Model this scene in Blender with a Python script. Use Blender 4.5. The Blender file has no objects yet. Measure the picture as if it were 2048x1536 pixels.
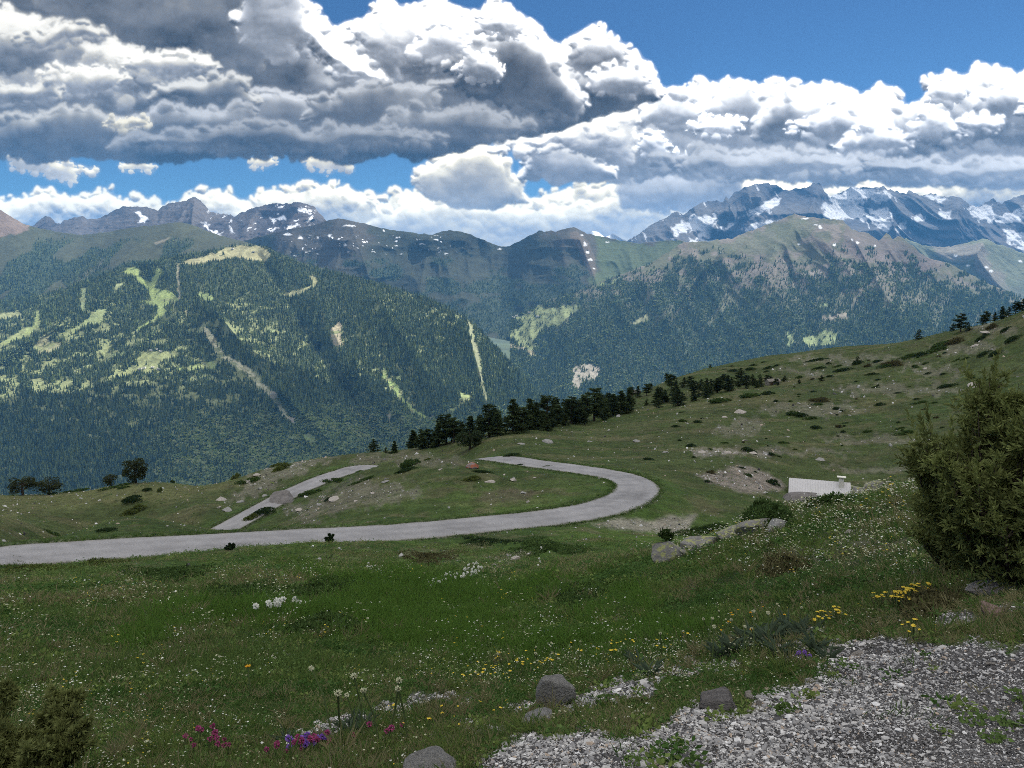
import bpy, math, random
import numpy as np

# ------------------------------------------------------------------ camera
PITCH = math.radians(8.8); FPX = 1595.0          # focal length in units of a 2048-wide picture
scene = bpy.context.scene
COL = scene.collection
cam_d = bpy.data.cameras.new("camera"); cam = bpy.data.objects.new("camera", cam_d); COL.objects.link(cam)
cam_d.sensor_width = 36.0; cam_d.lens = 36.0*FPX/2048; cam_d.clip_start = .05; cam_d.clip_end = 80000
cam.rotation_euler = (math.radians(90)-PITCH, 0, 0)
scene.camera = cam
scene.view_settings.view_transform = 'Standard'; scene.view_settings.look = 'None'
scene.view_settings.gamma = 1; scene.view_settings.exposure = EXPOSURE = 0.95
SUN_EL, SUN_AZ = math.radians(45), math.radians(38)     # azimuth clockwise from the view direction (+Y)
SUN_DIR = np.array([math.sin(SUN_AZ)*math.cos(SUN_EL), math.cos(SUN_AZ)*math.cos(SUN_EL), math.sin(SUN_EL)])
sun_d = bpy.data.lights.new("sun", 'SUN'); sun_d.energy = 5.0; sun_d.angle = math.radians(.5); sun_d.color = (1, .95, .86)
sun = bpy.data.objects.new("sun", sun_d); COL.objects.link(sun)
from mathutils import Vector
sun.rotation_euler = Vector(SUN_DIR).to_track_quat('Z', 'Y').to_euler()
sun.location = (0, 0, 50)
SKY_STRENGTH = 0.1
CLOUD_GAIN = 5.6
HAZE_DENSITY, HAZE_COLOR, HAZE_G = 2.5e-5, (.13, .44, .96, 1), .0
SHADES = [(0, 150, -40, 750, 700, 3600, 1), (-1600, 3800, -900, 1500, 760, 3600, 2)]   # (shaded spot x, y, z, radius x, radius y, cloud height, seed)
GRASS_N, GRAVEL_N = 215000, 360000
scene.cycles.pixel_filter_type = 'BLACKMAN_HARRIS'; scene.cycles.filter_width = .9
scene.cycles.use_denoising = False
# ---- cloud field for the sky: radiance + cover, stored by azimuth / elevation ----
SKY_AZ, SKY_E0, SKY_E1 = 41.0, -3.0, 27.0
SKW, SKH = 3072, 1002
def lattice_noise(x, y, seed):
    r = np.random.RandomState(seed).rand(256, 256).astype(np.float32)
    xi = np.floor(x).astype(np.int64); yi = np.floor(y).astype(np.int64)
    fx = (x - xi).astype(np.float32); fy = (y - yi).astype(np.float32)
    fx = fx*fx*fx*(fx*(fx*6-15)+10); fy = fy*fy*fy*(fy*(fy*6-15)+10)
    a = r[xi & 255, yi & 255]; b = r[(xi+1) & 255, yi & 255]
    c = r[xi & 255, (yi+1) & 255]; d = r[(xi+1) & 255, (yi+1) & 255]
    return (a+(b-a)*fx)*(1-fy) + (c+(d-c)*fx)*fy
def fbm(x, y, seed, octv=5, gain=.5, ridged=False, billow=False):
    s = 0; amp = 1.0; tot = 0
    for k in range(octv):
        n = lattice_noise(x*2**k + 17.3*k, y*2**k - 9.1*k, seed+k)*2-1
        if billow: n = np.abs(n)*2-1
        if ridged: n = 1-2*np.abs(n)
        s = s + amp*n; tot += amp; amp *= gain
    return s/tot
def poly_dist(P, x, y):
    """distance to the outline, positive inside"""
    n = len(P); inside = np.zeros(x.shape, bool); dmin = np.full(x.shape, 1e9)
    for i in range(n):
        x0, y0 = P[i]; x1, y1 = P[(i+1) % n]
        c = ((y0 > y) != (y1 > y))
        with np.errstate(divide='ignore', invalid='ignore'):
            xs = (x1-x0)*(y-y0)/((y1-y0) if y1 != y0 else 1e-9)+x0
        inside ^= c & (x < xs)
        dx, dy = x1-x0, y1-y0
        t = np.clip(((x-x0)*dx+(y-y0)*dy)/max(dx*dx+dy*dy, 1e-9), 0, 1)
        dmin = np.minimum(dmin, np.hypot(x-x0-t*dx, y-y0-t*dy))
    return np.where(inside, dmin, -dmin)
def blur(a, n):
    for ax in (0, 1):
        for _ in range(2):
            p = np.concatenate([np.repeat(np.take(a, [0], ax), n+1, ax), a, np.repeat(np.take(a, [-1], ax), n, ax)], ax)
            c = np.cumsum(p, ax, dtype=np.float64)
            L = a.shape[ax]
            a = ((np.take(c, np.arange(2*n+1, 2*n+1+L), ax) - np.take(c, np.arange(0, L), ax))/(2*n+1)).astype(np.float32)
    return a
def cloud_mass(PX, PY, outline, rmax, count, seed, base=None, tau=60., dark=.2, lit=1.6, warm=0., soft=.5, relief=1.0, veil=0.0, crisp=1.0):
    """heaped puffs inside an outline; light enters from above and behind and thins with the depth of cloud it crossed"""
    rnd = np.random.RandomState(seed)
    O = np.array(outline, float)
    x0, y0 = np.maximum(O.min(0)-30, (PX[0, 0], PY[0, 0])); x1, y1 = np.minimum(O.max(0)+30, (PX[0, -1], PY[-1, 0]))
    st = PX[0, 1]-PX[0, 0]
    c0, c1 = int((x0-PX[0, 0])/st), int((x1-PX[0, 0])/st)+1
    r0, r1 = int((y0-PY[0, 0])/st), int((y1-PY[0, 0])/st)+1
    X = PX[r0:r1, c0:c1]; Y = PY[r0:r1, c0:c1]
    k2 = min(1., rmax/17)
    wx = k2*(20*fbm(X/70, Y/70, seed+5, 3, .55)+5*fbm(X/11, Y/11, seed+7, 3, .6)); wy = k2*(20*fbm(X/70+40, Y/70, seed+6, 3, .55)+5*fbm(X/11, Y/11+9, seed+8, 3, .6))
    WX = X+wx; WY = Y+wy
    D = poly_dist(O, WX[::2, ::2], WY[::2, ::2])
    D = np.repeat(np.repeat(D, 2, 0), 2, 1)[:X.shape[0], :X.shape[1]].astype(np.float32)
    D = blur(D, 1)
    H = np.where(D > 0, np.sqrt(np.maximum(1-(1-np.minimum(D, rmax*2)/(rmax*2))**2, 0))*rmax*1.9, 0).astype(np.float32)
    area = max((x1-x0)*(y1-y0), 1)
    cx = rnd.uniform(x0, x1, count*4); cy = rnd.uniform(y0, y1, count*4)
    d = poly_dist(O, cx, cy); k = d > 1.2
    cx, cy, d = cx[k], cy[k], d[k]
    m = []
    for i in range(len(O)):
        a, b = O[i], O[(i+1) % len(O)]
        n = int(np.hypot(*(b-a))/2.2)+1
        m.append(a+(b-a)*rnd.rand(n)[:, None]+rnd.normal(0, 4, (n, 2)))
    m = np.concatenate(m); m = m[(m[:, 0] > x0-20) & (m[:, 0] < x1+20)]
    dm = np.abs(poly_dist(O, m[:, 0], m[:, 1]))
    cx = np.concatenate([cx, m[:, 0]]); cy = np.concatenate([cy, m[:, 1]])
    d = np.concatenate([d, dm+rnd.uniform(1.5, 10, len(dm))*min(1, rmax/22)])
    r = np.minimum(d, rmax)*rnd.uniform(.3, 1.0, len(d))**1.3
    if base is not None:
        by = np.interp(cx, [q[0] for q in base], [q[1] for q in base])
        r = np.minimum(r, np.maximum(by-cy, 0)*.8+.8)
    for i in np.argsort(-r)[:count*3]:
        R = r[i]
        if R < 1.0: continue
        q = R+28*k2+2
        a = max(0, int((cx[i]-q-x0)/st)); b = int((cx[i]+q-x0)/st)+1
        c = max(0, int((cy[i]-q-y0)/st)); e = int((cy[i]+q-y0)/st)+1
        if b <= a or e <= c: continue
        dx = WX[c:e, a:b]-cx[i]; dy = (WY[c:e, a:b]-cy[i])*1.1
        g = R*R-dx*dx-dy*dy
        h = np.where(g > 0, np.sqrt(np.maximum(g, 0))*1.1 + min(d[i], rmax*2.)*.95, 0)
        np.maximum(H[c:e, a:b], h, out=H[c:e, a:b])
    M = (H > .4).astype(np.float32)
    frag = fbm(X/8, Y/8, seed+9, 3, .6)
    Mb = M if rmax < 14 else blur(M, 1)
    Ms = blur(M, int(3+soft*6))
    soft = soft*.55
    cover = Mb*(1-soft)+soft*np.clip(Ms*1.5-.2+frag*.5*Ms, 0, 1)
    cover = np.clip(cover, 0, 1)*np.clip(Ms*4, 0, 1)
    H1 = blur(H, 1); H4 = blur(H, 4); H12 = blur(H, 12)
    dens = np.clip(H4/rmax, 0, 1.6)
    T = np.zeros_like(dens); acc = np.zeros(dens.shape[1], np.float32)
    for j in range(dens.shape[0]):
        acc = acc*(1-.9*st/(tau*2.6)) + dens[j]*st/tau
        acc = np.where(dens[j] > .02, acc, acc*.6)
        acc = (np.roll(acc, 1)+np.roll(acc, -1)+2*acc)/4
        T[j] = acc
    def up_of(h, s):
        gy = np.gradient(h, axis=0)/st; gx = np.gradient(h, axis=1)/st
        return np.clip((gy*.9-gx*.15)/np.sqrt(1+gx*gx+gy*gy)*s, -1, 1)
    big = fbm(X/110, Y/80, seed+11, 4, .6)
    near = np.exp(-T*.9)
    up = up_of(H1, 1.0*crisp)*(.10+1.0*near)+up_of(H4, 1.)*(.35+.5*near)+up_of(H12, 1.)*.7
    det = fbm(X/26, Y/20, seed+13, 5, .62, billow=True)
    L = np.exp(-T*(1+.9*big))*(1+.5*relief*up)
    thin = np.exp(-H4/(rmax*.35))
    L = L + thin*np.clip(up+.3, 0, 1)*.65 + veil*(.5+.8*big) + relief*.10*up*(.4+near) + .10*det*(.3+near)
    und = .75*fbm(X/190, Y/80, seed+12, 4, .45)+.22*fbm(X/60, Y/40, seed+14, 4, .5, billow=True)
    v = dark*(1+.8*und+.30*up*relief+.15*det) + (lit-dark)*np.clip(L, 0, 1.15)**1.3
    c = np.clip((v-dark)/(lit-dark), 0, 1)
    tint_d = np.array([.94, .97, 1.04]); tint_l = np.array([1.0+.10*warm, 1.0, 1.0-.26*warm])
    if warm > .65: tint_d = np.array([1.04, 1.0, .92])
    rgb = v[..., None]*(tint_d+(tint_l-tint_d)*np.clip(c*2.2, 0, 1)[..., None])
    return (slice(r0, r1), slice(c0, c1)), np.maximum(rgb, .03).astype(np.float32), cover.astype(np.float32)
def cloud_picture():
    S = 1.0
    gx = np.arange(-430, 2480, S, dtype=np.float32); gy = np.arange(-430, 640, S, dtype=np.float32)
    PX, PY = np.meshgrid(gx, gy)
    rgb = np.zeros(PX.shape+(3,), np.float32); A = np.zeros(PX.shape, np.float32)
    for m in CLOUDS:
        sl, c, a = cloud_mass(PX, PY, *m[0], **m[1])
        a = a[:rgb[sl].shape[0], :rgb[sl].shape[1]]; c = c[:a.shape[0], :a.shape[1]]
        rgb[sl] = rgb[sl]*(1-a[..., None])*1.0+c*a[..., None]; A[sl] = A[sl]+(1-A[sl])*a
    # store by azimuth and elevation
    az = np.radians((np.arange(SKW)+.5)/SKW*2*SKY_AZ-SKY_AZ)
    el = np.radians(SKY_E1-(np.arange(SKH)+.5)/SKH*(SKY_E1-SKY_E0))
    AZ, EL = np.meshgrid(az, el)
    dx = np.cos(EL)*np.sin(AZ); dy = np.cos(EL)*np.cos(AZ); dz = np.sin(EL)
    cp, sp = math.cos(PITCH), math.sin(PITCH)
    f = dy*cp-dz*sp; u = dy*sp+dz*cp
    ix = np.clip((1024+FPX*dx/f-gx[0])/S, 0, len(gx)-2); iy = np.clip((768-FPX*u/f-gy[0])/S, 0, len(gy)-2)
    x0 = ix.astype(int); y0 = iy.astype(int); fx = (ix-x0)[..., None]; fy = (iy-y0)[..., None]
    Q = np.concatenate([rgb, A[..., None]], -1)
    Q = (Q[y0, x0]*(1-fx)+Q[y0, x0+1]*fx)*(1-fy)+(Q[y0+1, x0]*(1-fx)+Q[y0+1, x0+1]*fx)*fy
    return Q[..., :3], Q[..., 3]      # colour already weighted by cover
W0, W1 = -600, 2700
def EL(x, y, rx, ry, seed=0):
    r = np.random.RandomState(seed*7+int(x)); out = []
    for k in range(16):
        a = k/16*6.2832; q = r.uniform(.72, 1.12)
        out.append((x+rx*q*math.cos(a), y+ry*q*math.sin(a)*(.62 if math.sin(a) > 0 else 1)))
    return tuple(out)
CLOUDS = [
 # pale bank low over the far ridges
 ((((W0,400),(60,402),(110,388),(160,398),(215,386),(235,408),(330,408),(380,396),(440,392),(480,396),(500,410),(515,388),(600,384),(640,378),(700,382),(742,402),(760,424),(790,392),(850,388),(930,398),(1010,395),(1080,385),(1200,372),(1300,352),(1500,352),(1700,365),(1850,372),(2000,340),(W1,330),(W1,620),(W0,620)), 14, 1600, 11), dict(tau=60, dark=.42, lit=1.2, warm=1., relief=1.1, veil=.15, soft=.6)),
 ((((745,400),(760,420),(800,398),(880,412),(960,408),(1100,420),(1250,400),(1330,420),(1400,430),(1400,620),(700,620),(700,470),(740,440)), 16, 500, 12), dict(tau=36, dark=.50, lit=1.25, warm=1., relief=1., veil=.2, soft=.6)),
 ((((1240,372),(1300,350),(1400,345),(1480,362),(1460,385),(1380,405),(1330,425),(1290,418),(1250,400)), 22, 120, 13), dict(tau=60, dark=.34, lit=.6, warm=0, relief=.4, soft=.9)),
 # puffs in the blue gap
 ((((830,352),(850,330),(880,318),(900,303),(935,298),(965,305),(985,318),(1005,335),(1015,360),(1050,365),(1040,400),(1000,412),(930,412),(880,402),(850,388),(826,368)), 20, 260, 14), dict(tau=26, dark=.36, lit=1.45, warm=.8, relief=1.1, base=[(820,395),(1060,412)])),
 ((((18,315),(50,312),(110,325),(150,338),(190,342),(150,350),(150,362),(110,358),(60,345),(30,335)), 9, 60, 15), dict(tau=24, dark=.62, lit=1.2, warm=1., relief=.7, soft=.7)),
 ((((498,330),(515,317),(540,316),(556,326),(530,334)), 6, 30, 16), dict(tau=24, dark=.62, lit=1.2, warm=1., relief=.6, soft=.7)),
 ((((605,318),(650,312),(700,328),(690,340),(640,336)), 7, 40, 17), dict(tau=24, dark=.6, lit=1.2, warm=1., relief=.6, soft=.7)),
 ((((244,327),(275,325),(310,332),(300,340),(248,339)), 6, 30, 18), dict(tau=24, dark=.6, lit=1.15, warm=1., relief=.6, soft=.7)),
 # the long heap on the right
 ((((1060,300),(1090,272),(1130,282),(1180,250),(1230,225),(1262,205),(1300,190),(1370,186),(1390,175),(1440,166),(1480,176),(1530,170),(1565,163),(1600,176),(1650,163),(1700,188),(1740,200),(1770,175),(1787,182),(1800,205),(1850,212),(1862,190),(1858,155),(1900,144),(1960,150),(2010,153),(2048,163),(W1,150),(W1,372),(2048,376),(1850,372),(1700,368),(1560,358),(1420,354),(1300,345),(1240,362),(1150,362),(1062,350)), 30, 1400, 21), dict(tau=54, dark=.34, lit=1.6, warm=.15, relief=1.2, base=[(1050,362),(1700,370),(W1,378)])),
 ((((1060,300),(1095,280),(1140,286),(1180,300),(1215,330),(1232,350),(1220,362),(1120,362),(1064,352)), 22, 120, 22), dict(tau=28, dark=.36, lit=1.5, warm=.2, relief=1.1, base=[(1060,360),(1240,364)])),
 ((((1680,240),(1750,225),(1790,240),(1840,215),(1900,190),(1960,170),(2048,185),(W1,180),(W1,300),(2000,280),(1930,285),(1850,300),(1760,300),(1700,290)), 26, 260, 24), dict(tau=34, dark=.33, lit=1.6, warm=.1, relief=1.2)),

 # lobes standing out of the right heap
 ((EL(1350,235,70,46), 20, 120, 41), dict(tau=30, dark=.36, lit=1.6, relief=1.2, soft=.6)),
 ((EL(1470,215,75,44), 22, 120, 42), dict(tau=24, dark=.34, lit=1.6, relief=1.2, soft=.6)),
 ((EL(1600,250,95,60), 24, 160, 43), dict(tau=20, dark=.25, lit=1.5, relief=1.2, soft=.6)),
 ((EL(1440,262,50,26), 12, 90, 44), dict(tau=46, dark=.5, lit=1.7, relief=1.2, soft=.5)),
 ((EL(1590,257,16,8), 6, 30, 45), dict(tau=46, dark=.7, lit=1.5, relief=1.2, soft=.5)),
 ((EL(1395,315,40,16), 9, 60, 46), dict(tau=26, dark=.5, lit=1.4, relief=1.2, soft=.7)),
 ((EL(1315,292,28,32), 10, 60, 47), dict(tau=36, dark=.5, lit=1.6, relief=1.2, soft=.6)),
 ((EL(1700,262,90,40), 20, 140, 48), dict(tau=34, dark=.42, lit=1.6, relief=1.2, soft=.6)),
 ((EL(1760,290,85,28), 16, 120, 49), dict(tau=26, dark=.42, lit=1.5, relief=1.2, soft=.6)),
 ((EL(1880,262,60,34), 16, 120, 50), dict(tau=26, dark=.40, lit=1.6, relief=1.2, soft=.6)),
 ((EL(1890,190,40,22), 12, 60, 51), dict(tau=26, dark=.40, lit=1.6, relief=1.2, soft=.6)),
 ((EL(2010,215,60,40), 16, 100, 52), dict(tau=24, dark=.36, lit=1.6, relief=1.2, soft=.6)),
 ((EL(1960,255,50,26), 14, 80, 53), dict(tau=40, dark=.5, lit=1.6, relief=1.2, soft=.6)),
 ((EL(2160,240,110,60), 22, 120, 54), dict(tau=30, dark=.36, lit=1.6, relief=1.2, soft=.6)),
 ((EL(1560,330,260,30), 26, 160, 55), dict(tau=40, dark=.34, lit=.60, relief=.8, soft=.95)),
 ((EL(1900,345,240,26), 26, 160, 56), dict(tau=40, dark=.34, lit=.60, relief=.8, soft=.95)),
 # white curtain that links both heaps
 ((((1150,240),(1200,215),(1262,205),(1275,240),(1262,300),(1240,340),(1180,310),(1120,285),(1050,288),(960,292),(1000,278),(1080,262)), 18, 200, 25), dict(tau=80, dark=.45, lit=1.6, warm=.3, relief=1.0, soft=.7)),
 # the great dark heap, upper left
 ((((W0,-600),(600,-600),(612,-5),(632,40),(668,72),(696,66),(722,38),(776,16),(800,28),(838,26),(870,20),(900,26),(940,40),(965,22),(990,10),(1012,24),(1058,48),(1085,70),(1130,84),(1150,66),(1208,70),(1235,105),(1270,118),(1296,135),(1314,156),(1308,190),(1262,208),(1200,238),(1110,262),(1010,285),(850,318),(700,322),(560,312),(400,320),(250,326),(60,318),(-40,296),(W0,290)), 42, 1500, 31), dict(tau=42, dark=.155, lit=1.7, warm=.1, relief=1.25, base=[(W0,300),(250,328),(850,322),(1110,266),(1320,190)])),
 ((((W0,30),(40,25),(140,60),(190,80),(260,90),(350,105),(430,112),(440,130),(330,190),(250,205),(200,160),(120,150),(60,220),(-30,230),(W0,240)), 30, 300, 32), dict(tau=110, dark=.28, lit=.85, warm=.4, relief=1.0, soft=.9, veil=.12)),
 ((((W0,-600),(480,-600),(560,10),(530,60),(560,110),(500,130),(430,110),(330,90),(200,70),(100,20),(40,-10),(W0,-40)), 40, 260, 33), dict(tau=30, dark=.20, lit=.5, warm=.4, relief=.8, soft=.8)),
 ((((470,-200),(590,-200),(606,0),(630,50),(676,92),(750,130),(782,160),(770,175),(730,160),(690,150),(650,120),(600,90),(570,110),(540,120),(500,70),(480,40)), 30, 260, 34), dict(tau=90, dark=.45, lit=1.8, warm=.1, relief=1.1, soft=.7)),
 ((((694,78),(724,50),(780,26),(850,32),(940,46),(1000,34),(1060,50),(1060,90),(980,70),(920,110),(930,150),(860,140),(820,120),(790,165),(740,110)), 22, 420, 35), dict(tau=60, dark=.42, lit=1.7, warm=.1, relief=1.2, soft=.7)),
 ((((900,110),(960,80),(1030,70),(1090,110),(1140,160),(1180,200),(1150,235),(1080,200),(1000,190),(930,160)), 30, 200, 36), dict(tau=18, dark=.15, lit=1.3, warm=.0, relief=1.1)),
 # lobes of the dark heap
 ((EL(590,240,150,50), 30, 160, 61), dict(tau=14, dark=.17, lit=.62, relief=.9, soft=.8)),
 ((EL(760,225,150,60), 30, 160, 62), dict(tau=12, dark=.14, lit=.55, relief=.9, soft=.8)),
 ((EL(420,190,110,45), 26, 140, 63), dict(tau=14, dark=.17, lit=.7, warm=.3, relief=1., soft=.8)),
 ((EL(400,250,150,46), 26, 140, 64), dict(tau=16, dark=.14, lit=.5, relief=.8, soft=.9)),
 ((EL(120,265,170,50), 26, 140, 65), dict(tau=16, dark=.14, lit=.55, warm=.3, relief=.8, soft=.9)),
 ((EL(900,255,170,34), 26, 140, 66), dict(tau=16, dark=.15, lit=.42, relief=.8, soft=.9)),
 ((EL(560,285,330,26), 26, 160, 67), dict(tau=18, dark=.14, lit=.38, relief=.7, soft=.95)),
 ((EL(255,248,46,11), 8, 60, 68), dict(tau=30, dark=.3, lit=.8, warm=.9, relief=1., soft=.8)),
 ((EL(960,135,44,36), 12, 90, 72), dict(tau=30, dark=.3, lit=1.6, relief=1.2, soft=.6)),
 ((EL(880,90,55,36), 14, 90, 73), dict(tau=24, dark=.42, lit=1.6, relief=1.2, soft=.6)),
 ((EL(1000,55,50,30), 12, 90, 74), dict(tau=24, dark=.42, lit=1.6, relief=1.2, soft=.6)),
 ((EL(1190,120,60,46), 16, 90, 75), dict(tau=22, dark=.3, lit=1.6, relief=1.2, soft=.6)),
 ((EL(1240,165,60,36), 14, 90, 76), dict(tau=24, dark=.36, lit=1.6, relief=1.2, soft=.6)),
 ((EL(60,110,100,50), 22, 120, 77), dict(tau=20, dark=.26, lit=.75, warm=.4, relief=.9, soft=.9)),
 ((EL(170,165,90,34), 16, 120, 78), dict(tau=40, dark=.36, lit=.95, warm=.45, relief=.9, soft=.9)),
 ((EL(10,190,110,26), 16, 100, 79), dict(tau=30, dark=.3, lit=.8, warm=.45, relief=.9, soft=.9)),
 ((EL(330,135,90,26), 14, 100, 80), dict(tau=40, dark=.32, lit=.95, warm=.4, relief=.9, soft=.9)),
 ((EL(130,75,90,22), 14, 100, 81), dict(tau=40, dark=.28, lit=.8, warm=.4, relief=.9, soft=.95)),
]
def build_world():
    rgb, a = cloud_picture()
    img = bpy.data.images.new("cloud_field", SKW, SKH, alpha=True, float_buffer=True)
    img.colorspace_settings.name = 'Non-Color'
    buf = np.concatenate([rgb, a[..., None]], -1)[::-1].astype(np.float32)
    img.alpha_mode = 'CHANNEL_PACKED'
    img.pixels.foreach_set(np.ascontiguousarray(buf).ravel())
    w = bpy.data.worlds.new("World"); scene.world = w; w.use_nodes = True
    nt = w.node_tree; N = nt.nodes; L = nt.links; N.clear()
    out = N.new('ShaderNodeOutputWorld'); bg = N.new('ShaderNodeBackground'); bg.inputs[1].default_value = SKY_STRENGTH
    sky = N.new('ShaderNodeTexSky'); sky.sky_type = 'NISHITA'; sky.sun_disc = False
    sky.sun_elevation = SUN_EL; sky.sun_rotation = SUN_AZ
    sky.altitude = 2100; sky.air_density = 1.0; sky.dust_density = .3; sky.ozone_density = 3.0
    tc = N.new('ShaderNodeTexCoord'); sx = N.new('ShaderNodeSeparateXYZ'); L.new(tc.outputs['Generated'], sx.inputs[0])
    def m(op, a, b=None):
        n = N.new('ShaderNodeMath'); n.operation = op
        for i, v in enumerate((a, b)):
            if v is None: continue
            if isinstance(v, (int, float)): n.inputs[i].default_value = v
            else: L.new(v, n.inputs[i])
        return n.outputs[0]
    az = m('ARCTAN2', sx.outputs[0], sx.outputs[1]); el = m('ARCSINE', sx.outputs[2])
    u = m('ADD', m('MULTIPLY', az, 1/(2*math.radians(SKY_AZ))), .5)
    v = m('MULTIPLY', m('SUBTRACT', el, math.radians(SKY_E0)), 1/math.radians(SKY_E1-SKY_E0))
    cx = N.new('ShaderNodeCombineXYZ'); L.new(u, cx.inputs[0]); L.new(v, cx.inputs[1])
    ti = N.new('ShaderNodeTexImage'); ti.image = img; ti.extension = 'MIRROR'; ti.interpolation = 'Cubic'; L.new(cx.outputs[0], ti.inputs[0])
    inv = m('SUBTRACT', 1.0, ti.outputs['Alpha'])
    deep = N.new('ShaderNodeMix'); deep.data_type = 'RGBA'; deep.blend_type = 'MULTIPLY'; deep.inputs[0].default_value = 1
    L.new(sky.outputs[0], deep.inputs[6]); deep.inputs[7].default_value = SKY_TINT
    s1 = N.new('ShaderNodeVectorMath'); s1.operation = 'SCALE'; L.new(deep.outputs[2], s1.inputs[0]); L.new(inv, s1.inputs['Scale'])
    s2 = N.new('ShaderNodeVectorMath'); s2.operation = 'SCALE'; L.new(ti.outputs['Color'], s2.inputs[0]); s2.inputs['Scale'].default_value = CLOUD_GAIN
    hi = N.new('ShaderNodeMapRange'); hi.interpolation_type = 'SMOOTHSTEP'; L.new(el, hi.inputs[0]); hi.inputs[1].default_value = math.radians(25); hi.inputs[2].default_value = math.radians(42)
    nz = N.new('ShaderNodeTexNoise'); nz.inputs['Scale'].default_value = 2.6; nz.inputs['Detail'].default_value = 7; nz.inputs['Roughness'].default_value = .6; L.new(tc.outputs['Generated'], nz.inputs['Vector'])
    nr = N.new('ShaderNodeMapRange'); L.new(nz.outputs[0], nr.inputs[0]); nr.inputs[1].default_value = .34; nr.inputs[2].default_value = .66; nr.inputs[3].default_value = OVERHEAD_FILL*.35; nr.inputs[4].default_value = OVERHEAD_FILL*1.65
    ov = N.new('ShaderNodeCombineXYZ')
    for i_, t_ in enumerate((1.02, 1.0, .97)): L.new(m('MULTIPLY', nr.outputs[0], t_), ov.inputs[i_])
    ad = N.new('ShaderNodeVectorMath'); ad.operation = 'ADD'; L.new(s1.outputs[0], ad.inputs[0]); L.new(s2.outputs[0], ad.inputs[1])
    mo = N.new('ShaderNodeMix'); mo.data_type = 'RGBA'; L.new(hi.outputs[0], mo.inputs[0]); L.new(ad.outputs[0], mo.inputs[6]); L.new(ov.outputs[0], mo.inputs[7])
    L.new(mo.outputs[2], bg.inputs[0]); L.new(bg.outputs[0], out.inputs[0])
SKY_TINT = (.17, .28, .37, 1)
OVERHEAD_FILL = 8.2  # unseen bright cloud deck added overhead to lift light on the shaded foreground
build_world()

# ------------------------------------------------------------------ helpers
rng = np.random.RandomState(7); random.seed(7)
CP, SP = math.cos(PITCH), math.sin(PITCH)
def at(px, py, Y):
    """a point of the place seen at (px, py) of the photograph, Y metres ahead"""
    u = (np.asarray(px, float)-1024)/FPX; v = (768-np.asarray(py, float))/FPX
    dy = CP+SP*v; dz = -SP+CP*v
    return np.stack(np.broadcast_arrays(u/dy*Y, Y+0*u, dz/dy*Y), -1)
def seen(P):
    P = np.asarray(P, float); f = P[..., 1]*CP-P[..., 2]*SP; u = P[..., 1]*SP+P[..., 2]*CP
    f = np.where(np.abs(f) < 1e-3, 1e-3, f)
    return 1024+FPX*P[..., 0]/f, 768-FPX*u/f, f
def mesh_from(name, V, F, smooth=True, mats=(), mi=None, colors=None, cname='Col'):
    """V (n,3); F (m,k) quads or tris"""
    V = np.ascontiguousarray(V, np.float32); F = np.ascontiguousarray(F, np.int32)
    me = bpy.data.meshes.new(name)
    me.vertices.add(len(V)); me.vertices.foreach_set('co', V.ravel())
    k = F.shape[1]; me.loops.add(F.size); me.loops.foreach_set('vertex_index', F.ravel())
    me.polygons.add(len(F)); me.polygons.foreach_set('loop_start', np.arange(0, F.size, k, dtype=np.int32))
    me.polygons.foreach_set('loop_total', np.full(len(F), k, np.int32))
    me.polygons.foreach_set('use_smooth', np.full(len(F), smooth))
    for m in mats: me.materials.append(m)
    if mi is not None: me.polygons.foreach_set('material_index', np.asarray(mi, np.int32))
    me.update(calc_edges=True)
    if colors is not None:
        c = np.ones((len(V), 4), np.float32); c[:, :3] = colors
        a = me.color_attributes.new(cname, 'FLOAT_COLOR', 'POINT'); a.data.foreach_set('color', c.ravel())
    return me
def link(name, me, parent=None, label=None, cat=None, group=None, kind=None, loc=None, rot=None, scale=None):
    o = bpy.data.objects.new(name, me); COL.objects.link(o)
    if parent is not None: o.parent = parent
    if loc is not None: o.location = [float(q) for q in loc]
    if rot is not None: o.rotation_euler = [float(q) for q in rot]
    if scale is not None: o.scale = [float(q) for q in scale]
    if label: o['label'] = label
    if cat: o['category'] = cat
    if group: o['group'] = group
    if kind: o['kind'] = kind
    return o
def grid_faces(nr, nc):
    i = np.arange(nr-1)[:, None]*nc+np.arange(nc-1)[None]
    return np.stack([i, i+1, i+nc+1, i+nc], -1).reshape(-1, 4)
def ordinal(n):
    return f"{n}{'th' if 10 <= n % 100 <= 20 else {1: 'st', 2: 'nd', 3: 'rd'}.get(n % 10, 'th')}"
def sstep(a, b, x):
    t = np.clip((x-a)/(b-a), 0, 1); return t*t*(3-2*t)
def mixc(a, b, w):
    return a+(np.asarray(b)-a)*w[..., None]
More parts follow.
